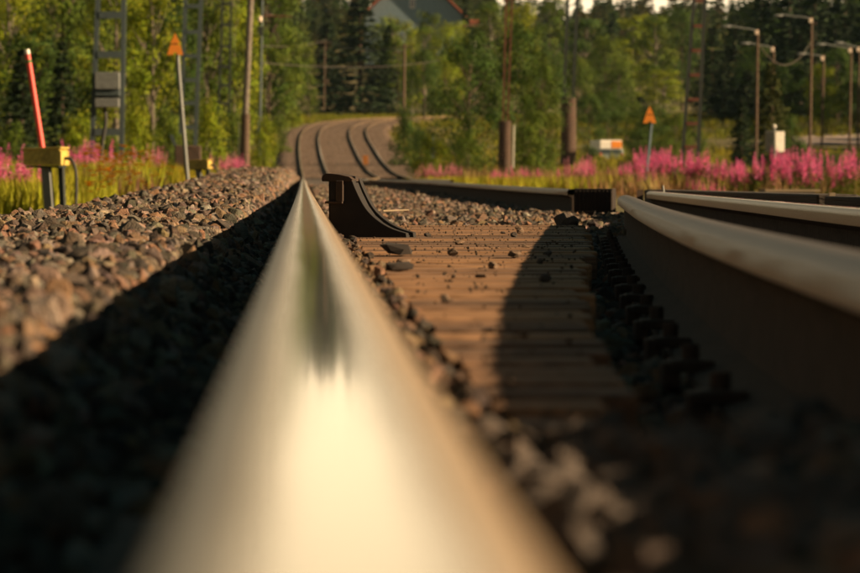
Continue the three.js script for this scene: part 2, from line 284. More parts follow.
{
  const r = mulberry(9), list = [];
  const add = (X, z, size, sink = 0.25) => { const y = bedY(X - 0.8, z); list.push({ p: V(X, y + size * (0.5 - sink) * 0.6, -z), s: size, q: new THREE.Quaternion().setFromEuler(new THREE.Euler(r() * 6.3, r() * 6.3, r() * 6.3)), g: (r() * stoneGeos.length) | 0, m: (r() * 4) | 0, px: size * F / z }); };
  const size = () => 0.024 + 0.034 * r() * r() + (r() < 0.12 ? 0.028 * r() : 0);
  const fill = (x0, x1, z0, z1, density, grow = 1) => { const n = (x1 - x0) * (z1 - z0) * density; for (let i = 0; i < n; i++) { const X = rr(x0, x1, r), z = rr(z0, z1, r); add(X, z, size() * grow, 0.1 + 0.3 * r()); } };
  fill(-1.1, -0.1, 0.7, 8, 2600, 0.8); fill(-1.1, -0.1, 8, 18, 1800); fill(-1.25, -0.1, 18, 45, 1300, 1.1); fill(-1.3, -0.1, 45, 110, 500, 1.4);
  fill(-1.6, -0.1, 110, 200, 70, 1.5);
  fill(0.12, 1.5, 13.3, 30, 1100); fill(0.12, 1.5, 30, 90, 320, 1.25); fill(0.9, 1.9, 4, 24, 500);
  
  for (let i = 0; i < 4200; i++) { const z = rr(1.2, 14.5, r), X = deckRight(z) + rr(0.02, 0.2 + 0.012 * z, r); add(X, z, size() * 0.9, 0.1); }
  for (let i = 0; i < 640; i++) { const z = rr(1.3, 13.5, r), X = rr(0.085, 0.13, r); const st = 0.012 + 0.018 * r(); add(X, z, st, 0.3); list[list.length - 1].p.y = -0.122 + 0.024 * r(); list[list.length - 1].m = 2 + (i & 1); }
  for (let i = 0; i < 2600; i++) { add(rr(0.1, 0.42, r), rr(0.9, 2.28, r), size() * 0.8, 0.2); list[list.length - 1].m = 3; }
  const half = W0 / F / 2 * 1.02;
  const seen = (q) => { const z = -q.p.z, px = VX + q.p.x / z * F, py = HY + (0.0625 - q.p.y) / z * F; return px > -10 && px < W0 + 10 && py < H0 + 10 && !(Math.abs(q.p.x) < 0.15 * 1 && px > 130 && px < 560 && py > 300 && q.p.x < 0.09); };
  const sorted = list.map((q) => q).sort((a, b) => (seen(b) ? b.px : 0) - (seen(a) ? a.px : 0));
  const single = sorted.slice(0, 300), rest = sorted.slice(300);
  single.forEach((q, i) => { const m = part(i ? 'stone_' + String(i).padStart(3, '0') : 'stone', stoneGeos[q.g], stoneMats[q.m], ballast); m.position.copy(q.p); m.quaternion.copy(q.q); m.scale.setScalar(q.s); });
  const mat4 = new THREE.Matrix4();
  for (let k = 0; k < stoneGeos.length; k++) {
    const mine = rest.filter((q) => q.g === k);
    const im = shadowed(new THREE.InstancedMesh(stoneGeos[k], M.stone, mine.length)); im.name = 'loose_stones' + (k ? '_' + String(k).padStart(3, '0') : ''); im.userData.kind = 'stuff';
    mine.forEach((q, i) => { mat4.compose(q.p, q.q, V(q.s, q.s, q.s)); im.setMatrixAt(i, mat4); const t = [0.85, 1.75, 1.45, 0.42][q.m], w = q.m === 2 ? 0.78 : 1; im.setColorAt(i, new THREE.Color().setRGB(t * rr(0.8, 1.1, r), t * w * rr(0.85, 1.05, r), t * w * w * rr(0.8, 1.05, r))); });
    ballast.add(im);
  }
}

{ const r = mulberry(12), m4 = new THREE.Matrix4(), im = shadowed(new THREE.InstancedMesh(stoneGeos[2], M.stone, 30000)); im.name = 'loose_stones'; im.userData.kind = 'stuff'; const q = new THREE.Quaternion();
  for (let i = 0; i < 30000; i++) { const a = farLine[(r() * farLine.length * 0.93) | 0], sd = rr(-2.4, 7, r), sz = rr(0.05, 0.12, r), t = rr(0.35, 1.5, r); m4.compose(V(a.p.x + a.n.x * sd, a.p.y - mix(0.2, 0.14, smooth(170, 215, -a.p.z)) - 0.45 * Math.max(0, -2 - sd, sd - 6.6), a.p.z + a.n.z * sd + rr(-0.6, 0.6, r)), q.setFromEuler(new THREE.Euler(r() * 6, r() * 6, r() * 6)), V(sz, sz, sz)); im.setMatrixAt(i, m4); im.setColorAt(i, new THREE.Color().setRGB(t, t * 0.92, t * 0.85)); }
  farBallast.add(im); }
// ------------------------------------------------------------------ plank deck between the rails
{
  const r = mulberry(31), deck = thing('plank_deck', 'weathered brown wooden plank deck laid between the foreground rails', 'boardwalk', V(0, -0.0975, -7.5));
  const shapes = []; for (let k = 0; k < 5; k++) { const g = new RoundedBoxGeometry(1, 0.05, 0.088, 2, 0.005); const P = g.attributes.position, uv = []; const o = r(), o2 = r(); for (let i = 0; i < P.count; i++) { uv.push(P.getX(i) * 0.7 + o, P.getZ(i) * 1.0 + P.getY(i) * 1.0 + o2); P.setY(i, P.getY(i) + 0.0015 * fbm(P.getX(i) * 3 + k * 9, P.getZ(i) * 8, 2)); } g.setAttribute('uv', new THREE.Float32BufferAttribute(uv, 2)); shapes.push(g); }
  let z = 2.34, n = 0;
  while (z < 13.4) {
    const gap = Math.abs(z - 8.35) < 0.09;
    const x0 = 0.125 + 0.01 * r(), x1 = deckRight(z) + 0.03 * r(), len = x1 - x0;
    const m = part(n ? 'plank_' + String(n).padStart(3, '0') : 'plank', shapes[(r() * 5) | 0], M.planks[(r() * 4) | 0], deck);
    m.scale.set(len, 1, rr(0.94, 1.0, r)); m.position.set((x0 + x1) / 2, -0.026 - 0.0032 * r() - (gap ? 0.035 : 0), -z + 7.5); m.rotation.set(rr(-0.006, 0.008, r), rr(-0.004, 0.004, r), 0); n++;
    z += z < 8 ? 0.176 : 0.165;
  }
  { const grit = shadowed(new THREE.InstancedMesh(stoneGeos[5], M.stoneWarm, 900)), m4 = new THREE.Matrix4(), q = new THREE.Quaternion(); grit.name = 'grit'; grit.userData.kind = 'stuff';
    for (let i = 0; i < 900; i++) { const gz = 2 + 11.3 * Math.sqrt(r()), x = rr(0.14, deckRight(gz), r), sz = 0.003 + 0.009 * r() * r(); m4.compose(V(x, -0.001 + sz * 0.2, 7.5 - gz), q.setFromEuler(new THREE.Euler(r() * 6, r() * 6, 0)), V(sz, sz, sz)); grit.setMatrixAt(i, m4); const t = rr(0.25, 1.1, r); grit.setColorAt(i, new THREE.Color().setRGB(t, t, t)); } deck.add(grit); }
  // bits of stone and bark lying on the deck
  const bits = [[503, 233, 1], [514, 236, 1], [519, 229, 0], [520, 233, 0], [453, 254, 0], [493, 267, 0], [526, 247, 0], [515, 256, 0], [481, 277, 0], [428, 236, 1], [460, 244, 0], [403, 263, 0], [445, 300, 0], [540, 262, 1], [548, 254, 1], [545, 280, 1]];
  bits.forEach(([px, py, k], i) => {
    const z0 = 0.155 * F / (py - HY), p = at(px, py, z0), s = rr(0.02, 0.034, r);
    const m = part(numbered('pebble'), stoneGeos[i % 14], k ? M.stoneDark : M.stoneWarm, scene); m.position.set(p.x, -0.0995 + s * 0.25, p.z); m.scale.set(s, s * 0.8, s); m.rotation.y = r() * 6;
    tag(m, k ? 'small dark pebble lying loose on the plank deck' : 'small pale pebble lying loose on the plank deck', 'pebble', k ? 'dark pebbles on the plank deck' : 'pale pebbles on the plank deck');
  });
}
{ // dark clods on the deck by the rail
  const r = mulberry(5);
  [[396, 254, 0.036, 'dark clod of earth on the deck in front of the curved steel plate'], [400, 272, 0.026, 'small dark clod on the deck nearest the polished rail']].forEach(([px, py, s, label]) => {
    const p = at(px, py, 0.155 * F / (py - HY)), pts = []; for (let i = 0; i < 26; i++) pts.push(V(r() - 0.5, 0.35 * (r() - 0.2), 1.3 * (r() - 0.5)).multiplyScalar(s * 2)); 
    const m = part(numbered('earth_clod'), new ConvexGeometry(pts), M.darkRust, scene); m.position.set(p.x, -0.092, p.z); tag(m, label, 'clod');
  });
  const st = part('stick', rod(V(-0.055, 0, 0.03), V(0.055, 0.004, -0.03), 0.0045, 0.003, 7), M.paleWood, scene); st.position.copy(at(396, 211, 16)); tag(st, 'pale stick lying on the gravel behind the curved steel plate', 'stick');
  const rk = part('boulder', stoneGeos[3], M.stoneDark, scene); rk.position.copy(at(566, 222, 14)); rk.scale.set(0.13, 0.1, 0.12); tag(rk, 'dark rounded stone beside the ribbed block at the rail end', 'stone');
}
{ // the curved steel plate that stands up beside the rail
  const z = 10.5, k = metre(z), o = thing('rail_deflector', 'black steel deflector with a concave curved edge standing beside the polished rail', 'deflector', at(365, 238.3, z), -0.24);
  const X = (px) => (px - 365) * k, Y = (py) => (238.3 - py) * k;
  const s = new THREE.Shape(); s.moveTo(X(331), Y(238)); s.lineTo(X(331), Y(179.5)); s.lineTo(X(352.3), Y(179.5));
  s.splineThru([[356, 188.7], [363, 202.7], [370, 212.5], [381, 222], [393.8, 229], [407.8, 233.4]].map(([a, b]) => new THREE.Vector2(X(a), Y(b)))); s.lineTo(X(408.5), Y(238.3)); s.lineTo(X(331), Y(238.3));
  const plate = new THREE.ExtrudeGeometry(s, { depth: 0.03, bevelEnabled: true, bevelSize: 0.0015, bevelThickness: 0.0015, bevelSegments: 2, curveSegments: 10 }).translate(0, 0, -0.015);
  part('curved_plate', plate, M.blackSteel, o); part('curved_plate', plate.clone().translate(0.004, 0.001, -0.075), M.blackSteel, o);
  const top = [[352.3, 179.5], [356, 188.7], [363, 202.7], [370, 212.5], [381, 222], [393.8, 229], [406, 233]].map(([a, b]) => V(X(a), Y(b) - 0.006, -0.0375));
  const rib = []; for (let i = 0; i < top.length - 1; i++) { const a = top[i], b = top[i + 1], d = b.clone().sub(a), g = new THREE.BoxGeometry(d.length() * 1.02, 0.006, 0.043); g.rotateZ(Math.atan2(d.y, d.x)); rib.push(g.translate((a.x + b.x) / 2, (a.y + b.y) / 2 - 0.004, a.z)); }
  part('curved_web', merge(rib), M.blackSteel, o);
  { const t = new THREE.Shape(); [[322.5, 179.2], [323.2, 176], [326.5, 173.9], [332, 173.9], [341, 175], [350, 177], [353.2, 179.4], [353, 181], [323, 181]].forEach(([p, q], i) => t[i ? 'lineTo' : 'moveTo'](X(p), Y(q))); t.closePath(); part('top_plate', new THREE.ExtrudeGeometry(t, { depth: 0.12, bevelEnabled: true, bevelSize: 0.0012, bevelThickness: 0.0012, bevelSegments: 2 })
    .translate(0, 0, -0.1), M.bracket, o); }
  part('back_plate', box(0.075, 0.17, 0.012, X(340), Y(207), -0.022), M.blackSteel, o);
  part('side_bracket', box(0.02, 0.058, 0.012, X(341), Y(191), 0.022, 0.002), M.bracket, o);
  part('bottom_bracket', box(0.05, 0.007, 0.012, X(335), Y(202.4), 0.022, 0.002), M.bracket, o);
}
{ // ribbed block at the end of the rail
  const z = 20.5, k = metre(z), o = thing('joint_block', 'dark ribbed steel block closing the end of the rusty rail', 'rail joint', at(595, 214, z), -0.2);
  part('block', box(39 * k, 24 * k, 0.16, 0, 13.5 * k, 0, 0.006), M.darkRust, o);
  const g = box(2.2 * k, 20 * k, 0.012, 0, 0, 0, 0.003); for (let i = 0; i < 10; i++) part('rib', g.clone().translate((-17.5 + i * 3.9) * k, 13.5 * k, 0.078), M.darkRust, o);
  part('wedge_foot', new ConvexGeometry([[-15, 3], [3, 3], [-3, -13]].flatMap(([a, b]) => [V(a * k, b * k, 0.09), V(a * k, b * k, 0.13)])), M.darkRust, o);
  part('tie_strap', bar(V(18 * k, 2 * k, 0.13), V(12 * k, -7 * k, 0.14), 2.6 * k, 0.01), M.paleWood, o);
}
{ // two dark timber baulks beyond the shiny rail, with a gap between them
  const a = thing('timber_baulk', 'long dark tarred timber left of the gap behind the shiny rail', 'timber', V(1.93, 0.015, -18)); part('beam', box(0.16, 0.24, 7.3, 0.09, -0.13, 0, 0.01), M.tarWood, a);
  const b = thing('timber_baulk', 'dark tarred timber right of the gap at the right edge of the picture', 'timber', V(1.93, 0.01, -11)); part('beam', box(0.16, 0.24, 6.3, 0.09, -0.13, 0, 0.01), M.tarWood, b);
  const p = part('stake_end', box(0.022, 0.07, 0.03), M.paleWood, scene); p.position.copy(at(832, 202, 14.25)); tag(p, 'pale wooden stake end in the gap between two dark timbers', 'stake');
  const bd = thing('board', 'thin pale board lying on dark planks in front of the pink flowers at right', 'board', at(775, 193, 38)); part('upper_board', box(0.55, 0.02, 0.5, 0.15, 0.025, 0), M.paleWood, bd); part('lower_board', box(0.75, 0.035, 0.5, 0, -0.005, 0), M.tarWood, bd);
  const st = part('post_stub', box(0.035, 0.08, 0.03), M.poleWood, scene); st.position.copy(at(640, 197, 21)); tag(st, 'short brown stub of a post beyond the end of the blurred rail', 'post');
  const pg = part('peg', rod(V(0, 0, 0), V(-0.006, 0.05, 0), 0.006), M.steelLight, scene); pg.position.copy(at(664, 195, 20)); tag(pg, 'small upright metal peg on the end of the shiny rail', 'peg');
}

// ------------------------------------------------------------------ trackside objects on the left
function trackBox(name, label, px, py, z, wpx, hpx, turn, legBottom) {
  const k = metre(z), o = thing(name, label, 'junction box', at(px, py, z), turn), w = wpx * k, h = hpx * k, low = -(legBottom - py) * k;
  const s = new THREE.Shape(); s.moveTo(-w * 0.5, -h * 0.5); s.lineTo(w * 0.5, -h * 0.5); s.lineTo(w * 0.5, h * 0.35); s.lineTo(w * 0.42, h * 0.5); s.lineTo(-w * 0.5, h * 0.42); s.closePath();
  part('case', new THREE.ExtrudeGeometry(s, { depth: w * 0.5, bevelEnabled: true, bevelSize: 0.006, bevelThickness: 0.006, bevelSegments: 2 }).translate(0, 0, -w * 0.25), M.yellow, o);
  part('lid', box(w * 1.04, h * 0.13, w * 0.58, 0, h * 0.56, 0, 0.006).rotateZ(0.03), M.yellow, o);
  part('base_plate', box(w * 0.9, h * 0.14, w * 0.45, 0, -h * 0.64, 0), M.steelDark, o);
  part('leg', bar(V(w * 0.0, -h * 0.6, 0), V(w * 0.12, low, 0), 0.085, 0.07), M.steelLight, o);
  part('leg', bar(V(w * 0.36, -h * 0.6, -0.04), V(w * 0.42, low, -0.04), 0.05, 0.05), M.steelDark, o);
  part('cable', tube([V(w * 0.5, -h * 0.1, 0.02), V(w * 0.68, -h * 0.15, 0.02), V(w * 0.8, -h * 0.8, 0.02), V(w * 0.8, low, 0.02)], 0.016, 30, 8), M.rubber, o);
  return o;
}
trackBox('junction_box', 'yellow metal junction box on two posts with a black cable beside the red stake', 46, 157, 37, 40, 15, -0.33, 226);
trackBox('junction_box', 'small yellow junction box on the gravel bank at the foot of the grey marker pole', 198, 164.5, 58, 25, 7.5, -0.3, 190);
{ const z = 37.3, o = thing('marker_stake', 'bright red marker stake with a pale tip leaning behind the yellow junction box', 'stake', at(43, 154, z)); const k = metre(z);
  const a = V(0, 0, 0), b = V(-16 * k, 104 * k, 0), q = (t) => a.clone().lerp(b, t); part('shaft', rod(q(0), q(0.955), 0.028, 0.027, 12), M.red, o); part('tip', rod(q(0.956), b, 0.028, 0.026, 12), M.white, o); part('green_band', rod(q(0.87), q(0.9), 0.0292, 0.0292, 12), std([0.10, 0.16, 0.05]), o); }
function arrowSign(label, px, py, z, footPx, footPy, postMat, w, h, glow) {
  const k = metre(z), o = thing('marker_sign', label, 'sign', at(footPx, footPy, z)), X = (p) => (p - footPx) * k, Y = (p) => (footPy - p) * k;
  part('post', rod(V(0, 0, 0), V(X(px + 2), Y(py + h * 0.45), 0), 0.034, 0.03, 10), postMat, o);
  const tri = (pts) => { const s = new THREE.Shape(); pts.forEach(([a, b], i) => s[i ? 'lineTo' : 'moveTo'](X(px) + a * w * k, Y(py) + b * h * k)); s.closePath(); return new THREE.ExtrudeGeometry(s, { depth: 0.012, bevelEnabled: false }).translate(0, 0, 0.036); };
  part('upper_panel', tri([[0, 0.5], [0.3, 0.02], [-0.3, 0.02]]), M.orange, o);
  part('lower_panel', tri([[0.3, -0.03], [0.5, -0.5], [0.18, -0.5], [0.0, -0.36], [-0.18, -0.5], [-0.5, -0.5], [-0.3, -0.03]]), M.orange, o);
  part('back_plate', box(w * 0.3 * k, h * 0.7 * k, 0.01, X(px), Y(py), 0.029), M.steelDark, o);
  return o;
}
arrowSign('orange triangular marker sign on a leaning grey pole by the left masts', 175.5, 44.5, 56, 188, 188, M.steelLight, 16, 22);
arrowSign('orange triangular marker sign on a blue post above the pink flowers at right', 649.5, 114.5, 95, 643.5, 200, M.bluePost, 13, 17);
{ const o = thing('marker_post', 'short blue post standing in the yellow bush right of the bend', 'post', at(433, 158, 236)); part('post', box(0.12, 1.4, 0.1, 0, 0.7, 0, 0.01), M.bluePost, o); part('cap', box(0.16, 0.06, 0.14, 0, 1.43, 0), M.bluePost, o); }
{ const o = thing('track_marker', 'small orange board standing between the far tracks', 'sign', at(365.5, 166, 255)); part('board', box(0.36, 0.62, 0.04, 0, 0.4, 0, 0.01), std([0.36, 0.13, 0.025], 0.8), o); part('foot', box(0.08, 0.12, 0.06, 0, 0.05, -0.04), M.steelDark, o); }

// ------------------------------------------------------------------ masts: two channel legs tied by flat battens
function mast(label, z, L0, L1, R0, R1, rungs, legW, rungH, mat, opts = {}) { // legs from [px, py] at the foot up to [px, py] at the frame top, then on to height H
  const k = metre(z), foot = at((L0[0] + R0[0]) / 2, opts.foot ?? L0[1], z), o = thing('lattice_mast', label, 'mast', foot), ext = opts.ext ?? 2.6;
  const loc = (px, py) => at(px, py, z).sub(foot), up = (a, b, e) => a.clone().lerp(b, e);
  const fl = loc(...L0), tl = up(fl, loc(...L1), ext), fr = loc(...R0), tr = up(fr, loc(...R1), ext);
  const depth = opts.depth ?? 0.16;
  if (opts.foot) { fl.y = 0; fr.y = 0; }
  const chan = (a, b) => merge([bar(a, b, legW * k, 0.012), bar(a.clone().add(V(legW * k * 0.45, 0, -depth / 2)), b.clone().add(V(legW * k * 0.45, 0, -depth / 2)), 0.012, depth - 0.014)]);
  part('leg', chan(fl, tl), mat, o); part('leg', chan(fr, tr), mat, o);
  const batten = (y) => { const t = (y - fl.y) / (loc(...L1).y - fl.y), a = up(fl, loc(...L1), t), b = up(fr, loc(...R1), t); return box(b.x - a.x - legW * k * 0.9, rungH * k, 0.012, (a.x + b.x) / 2, y, 0.01); };
  const ys = rungs.map((r) => loc(L0[0], r).y); const step = opts.step ?? (ys.length > 1 ? ys[0] - ys[1] : 1);
  for (let y = ys[0] + step; y < tl.y - 0.3; y += step) ys.push(y);
  for (const y of ys) part('batten', batten(y), opts.rungMat ?? mat, o);
  return { o, loc, k, tl, tr };
}
{
  const m = mast('wide grey lattice mast carrying an equipment box, leftmost in the picture', 76, [91, 166], [97.5, 0], [121, 166], [123.5, 0], [15, 54.5, 132], 4.6, 7, M.steelGrey, { step: 40 * metre(76), ext: 3 });
  const { o, loc, k } = m, bx = (name, x0, x1, y0, y1, d, mat, zz) => { const a = loc(x0, y1), b = loc(x1, y0); part(name, box(b.x - a.x, b.y - a.y, d, (a.x + b.x) / 2, (a.y + b.y) / 2, zz, 0.012), mat, o); };
  bx('upper_case', 95.5, 120, 72.5, 89.5, 0.3, M.steelLight, 0.16); bx('middle_case', 95.5, 120, 90.2, 96, 0.26, M.steelGrey, 0.14); bx('lower_case', 95.5, 119.5, 98.5, 107.5, 0.3, M.steelLight, 0.16); bx('back_frame', 94.5, 120.5, 74, 107, 0.02, M.steelDark, 0.025);
  part('hanging_cable', tube([loc(105, 107), loc(106, 122), loc(103.5, 138), loc(100.5, 166), loc(100, 178)].map((p) => p.add(V(0, 0, 0.16))), 0.035, 40, 8), M.rubber, o);
  part('foot_brace', bar(loc(121, 163), loc(130, 190), 3 * k, 0.03), M.steelGrey, o); part('foundation', box(46 * k, 0.5, 0.6, loc(106, 168).x, loc(106, 184).y, -0.1, 0.04), M.concreteRed, o);
}
{ const m = mast('second grey lattice mast from the left, behind the orange triangular sign', 132, [180.5, 134], [185.5, 0], [195, 148], [201, 0], [6, 32, 56, 80, 103, 127], 4.0, 4.0, M.steelGrey, { ext: 2.6 }); part('foot_brace', bar(m.loc(171, 135), m.loc(178, 152), 3 * m.k, 0.04), M.steelGrey, m.o); part('foundation', box(0.9, 1.0, 0.7, 0, -0.9, -0.1, 0.04), M.concreteRed, m.o); }
{ const m = mast('thin dark lattice mast with many battens left of the wooden pole', 205, [216.5, 168], [222.5, 0], [228, 168], [231, 0], [25, 46.5, 66.5, 85.5, 103.5, 122, 140, 157], 2.3, 2.8, M.steelDark, { ext: 2.2 }); }
{ // the wooden pole with its darker foot
  const z = 188, k = metre(z), o = thing('wooden_pole', 'thick grey wooden pole with a dark sleeved foot beside the left flowers', 'pole', at(244, 172, z)), L = (x, y) => at(x, y, z).sub(o.position);
  part('shaft', rod(L(245, 120), L(256, -120), 3.3 * k, 3.0 * k, 14), std([0.19, 0.165, 0.14], 0.9, 0, { map: woodTex }), o); part('sleeve', rod(L(244.3, 172), L(245.6, 114), 5 * k, 4.4 * k, 14), M.poleWood, o); part('white_pipe', rod(L(238.5, 172), L(239.5, 122), 0.9 * k, 0.9 * k), M.offWhite, o);
}
{ const z = 240, k = metre(z), o = thing('signal_mast', 'slim blue grey mast with a white insulator and side arm behind the wooden pole', 'mast', at(260, 160, z)), L = (x, y) => at(x, y, z).sub(o.position);
  part('shaft', rod(L(259, 160), L(263, -40), 1.5 * k, 1.2 * k, 10), M.steelGrey, o); part('arm', rod(L(262, 16), L(292, 16.5), 0.8 * k, 0.6 * k), M.redSteel, o); part('insulator', new THREE.LatheGeometry([[0, -3], [1.2, -3], [2.4, -1.6], [1.3, -0.8], [2.4, 0.4], [1.3, 1], [2, 2], [0, 3]].map(([a, b]) => new THREE.Vector2(a * k, b * k)), 12).translate(L(260, 19).x, L(260, 19).y, 0.1), M.porcelain, o); part('lower_case', box(4 * k, 14 * k, 0.25, L(259.5, 128).x, L(0, 128).y, 0.1, 0.02), M.bluePost, o); part('head', box(5 * k, 9 * k, 0.2, L(260.5, 31).x, L(0, 31).y, 0.1, 0.02), M.steelDark, o); }
function sleeveMast(label, z, l0, l1, r0, r1, sl, mat, pipe) { // a slim mast whose foot is cased in a thick brown sleeve
  const k = metre(z), o = thing('sleeved_mast', label, 'mast', at((sl[0] + sl[1]) / 2, sl[3] + 4, z)), L = (x, y, d = 0) => at(x, y, z).sub(o.position).add(V(0, 0, d)), m = sl[2];
  part('leg', bar(L(l0, m + 4), L(l1 + (l1 - l0) * 1.2, -130), sl[4] * k, 0.08), mat, o); part('leg', bar(L(r0, m + 4), L(r1 + (r1 - r0) * 1.2, -130), sl[4] * k, 0.08), mat, o);
  for (let y = m - 6, q = 0; y > -120; y -= 14, q++) { const t = (m - y) / m; part('lacing', bar(L(mix(l0, l1, t), y), L(mix(r0, r1, t + 14 / m * 0.5), y - 7), 1.1 * k, 0.03), mat, o); }
  const g = new THREE.CylinderGeometry((sl[1] - sl[0]) * 0.46 * k, (sl[1] - sl[0]) * 0.5 * k, (sl[3] - m + 8) * k, 16); part('sleeve', g.translate(L((sl[0] + sl[1]) / 2, 0).x, L(0, (m + sl[3] + 8) / 2).y, 0), M.concreteRed, o);
  for (let y = m + 2; y < sl[3]; y += 4) part('ring', new THREE.TorusGeometry((sl[1] - sl[0]) * 0.475 * k, 0.7 * k, 5, 18).rotateX(Math.PI / 2).translate(L((sl[0] + sl[1]) / 2, 0).x + (sl[3] - y) * 0.0, L(0, y).y, 0), M.concreteRed, o);
  if (pipe) part('white_pipe', rod(L(pipe, sl[3] + 4), L(pipe + 0.8, m + 4), 0.9 * k, 0.9 * k), M.offWhite, o);
  return o;
}
sleeveMast('slim dark mast with a brown sleeved foot and white pipe above the pink flowers', 172, 503, 506, 507.5, 512, [498.5, 511.5, 121, 164, 1.6], M.redSteel, 513);
sleeveMast('two-legged dark mast on a thick brown ribbed sleeve', 264, 564, 568, 573, 577.5, [560.5, 576.5, 98, 158, 3.0], M.steelDark);
{ const m = mast('dark lattice mast with red brown battens rising from the pink flowers at right', 112, [680, 192], [694, 0], [696.5, 192], [705, 0], [1, 26, 50.5, 75, 99.5, 123.5, 147, 169], 3.8, 3.3, M.steelDark, { rungMat: M.redSteel, ext: 2.4 }); }
{ // distant portal poles at the bend
  for (const [px, top, bot, z, w, label] of [[325, 40, 106, 470, 1.3, 'far slim grey pole in front of the big dark spruce'], [404.5, 44, 124, 420, 2.6, 'far dark pole in front of the pale birch at the bend'], [398.5, 50, 118, 430, 0.9, 'thin far pole left of the dark pole at the bend'], [466, 60, 160, 240, 0.9, 'thin grey pole in the shadow of the dark leafy tree']]) {
    const o = thing('line_pole', label, 'pole', at(px - 1, bot, z)), k = metre(z); part('shaft', rod(V(0, -0.5, 0), V(1 * k, (bot - top) * k, 0), w * k * 0.55, w * k * 0.45), M.poleWood, o); part('cross_arm', bar(V(-5 * k, (bot - top - 3) * k, 0.06), V(8 * k, (bot - top - 2.6) * k, 0.06), 1.0 * k, 0.08), M.poleWood, o); }
}
// overhead wires
function wire(label, a, b, sag, r0, cat = 'wire', group) { const pts = [], r = r0 * 0.62; for (let i = 0; i <= 16; i++) { const t = i / 16, p = a.clone().lerp(b, t); p.y -= sag * 4 * t * (1 - t); pts.push(p); } const m = part(numbered('overhead_wire'), new THREE.TubeGeometry(new THREE.CatmullRomCurve3(pts), 32, r, 5), M.wire, scene); return tag(m, label, cat, group); }
wire('sagging overhead wire in front of the spruce, upper of two', at(262, 46, 240), at(325, 40, 470), 0.3, 0.04); wire('overhead wire dipping across the big spruce between two far poles', at(325, 40, 470), at(404.5, 45, 420), 0.9, 0.045);
wire('lower overhead wire across the spruce crown', at(262, 63, 240), at(440, 60, 420), 0.5, 0.04); wire('level wire reaching from the far pole toward the birches', at(404.5, 45, 420), at(470, 42, 300), 0.4, 0.04);
wire('wire strung below the grey gable toward the mast', at(388, 21.5, 420), at(506, 23, 172), 0.25, 0.03); 

// ------------------------------------------------------------------ lamp posts on the right
function lampPost(label, px, top, bot, z, armPx, armPy, w = 2.6, group) {
  const k = metre(z), o = thing('lamp_post', label, 'street lamp', at(px - 1.5, bot, z)), L = (x, y, d = 0) => at(x, y, z).sub(o.position).add(V(0, 0, d));
  part('pole', rod(L(px - 1.7, bot + 12), L(px + 0.4, top), w * 0.5 * k, w * 0.42 * k, 10), M.poleWood, o);
  part('arm', tube([L(px, top + 3, 0.05), L(px - 4, top + 1, 0.05), L(mix(px, armPx, 0.5), mix(top + 1, armPy, 0.5), 0.05), L(armPx + 7, armPy, 0.05)], 0.75 * k, 20, 8), M.steelLight, o);
  const g = new THREE.SphereGeometry(1, 14, 8).scale(5 * k, 1.5 * k, 2.2 * k); part('lamp_head', g.translate(L(armPx + 4, armPy).x, L(0, armPy + 0.2).y, 0.05), M.steelLight, o);
  part('bracket', box(3.2 * k, 4.5 * k, 0.14, L(px - 1, 0).x, L(0, top + 2.5).y, 0.1, 0.02), M.porcelain, o);
  return o;
}
lampPost('wooden lamp post with a grey arm, nearest left of the row behind the flowers', 757.5, 29, 166, 190, 722, 25.5, 3);
lampPost('tallest wooden lamp post of the row, right of the small signboard', 811.5, 17, 150, 205, 774, 14.5, 3);
lampPost('lamp post half hidden by the small conifer, its arm level with the wire', 773.5, 46, 120, 290, 741, 42.5, 2.4);
lampPost('short lamp post with a faint arm between the tall one and the right edge', 823.5, 55, 140, 300, 797, 53, 2.4);
lampPost('lamp post with a long pale arm near the right edge', 851, 47, 148, 250, 816, 43.5, 2.6);
lampPost('last lamp post cut by the right edge of the picture', 859.5, 46, 142, 300, 834, 42, 2.4);
wire('deep sagging cable slung between the two tall lamp posts', at(759, 44, 190), at(811, 42, 205), 1.15, 0.035, 'cable');
{ // small signboard: two boards set at an angle on a post
  const z = 100, k = metre(z), o = thing('signboard', 'pale two-sided signboard on a post above the pink flowers', 'signboard', at(775, 196, z)), L = (x, y) => at(x, y, z).sub(o.position);
  part('post', rod(V(0, -0.2, 0), L(774.5, 126), 0.035, 0.035), M.steelLight, o); part('finial', new THREE.SphereGeometry(0.05, 12, 8).translate(L(774.5, 126).x, L(0, 126).y, 0), M.white, o);
  const y = L(0, 141).y, h = 21 * k; part('left_board', box(10 * k, h, 0.03, -5 * k, 0, 0, 0.006).rotateY(-0.25).translate(0, y, 0.07), M.offWhite, o); part('right_board', box(11 * k, h * 0.97, 0.03, 5.5 * k, 0, 0, 0.006).rotateY(0.5).translate(0, y - 0.01, 0.07), M.offWhite, o);
  for (let i = 0; i < 5; i++) part('lath', box(0.6 * k, h * 0.86, 0.01, (-8.6 + i * 1.8) * k, 0, 0.022).rotateY(-0.25).translate(0, y, 0.07), M.steelLight, o);
}
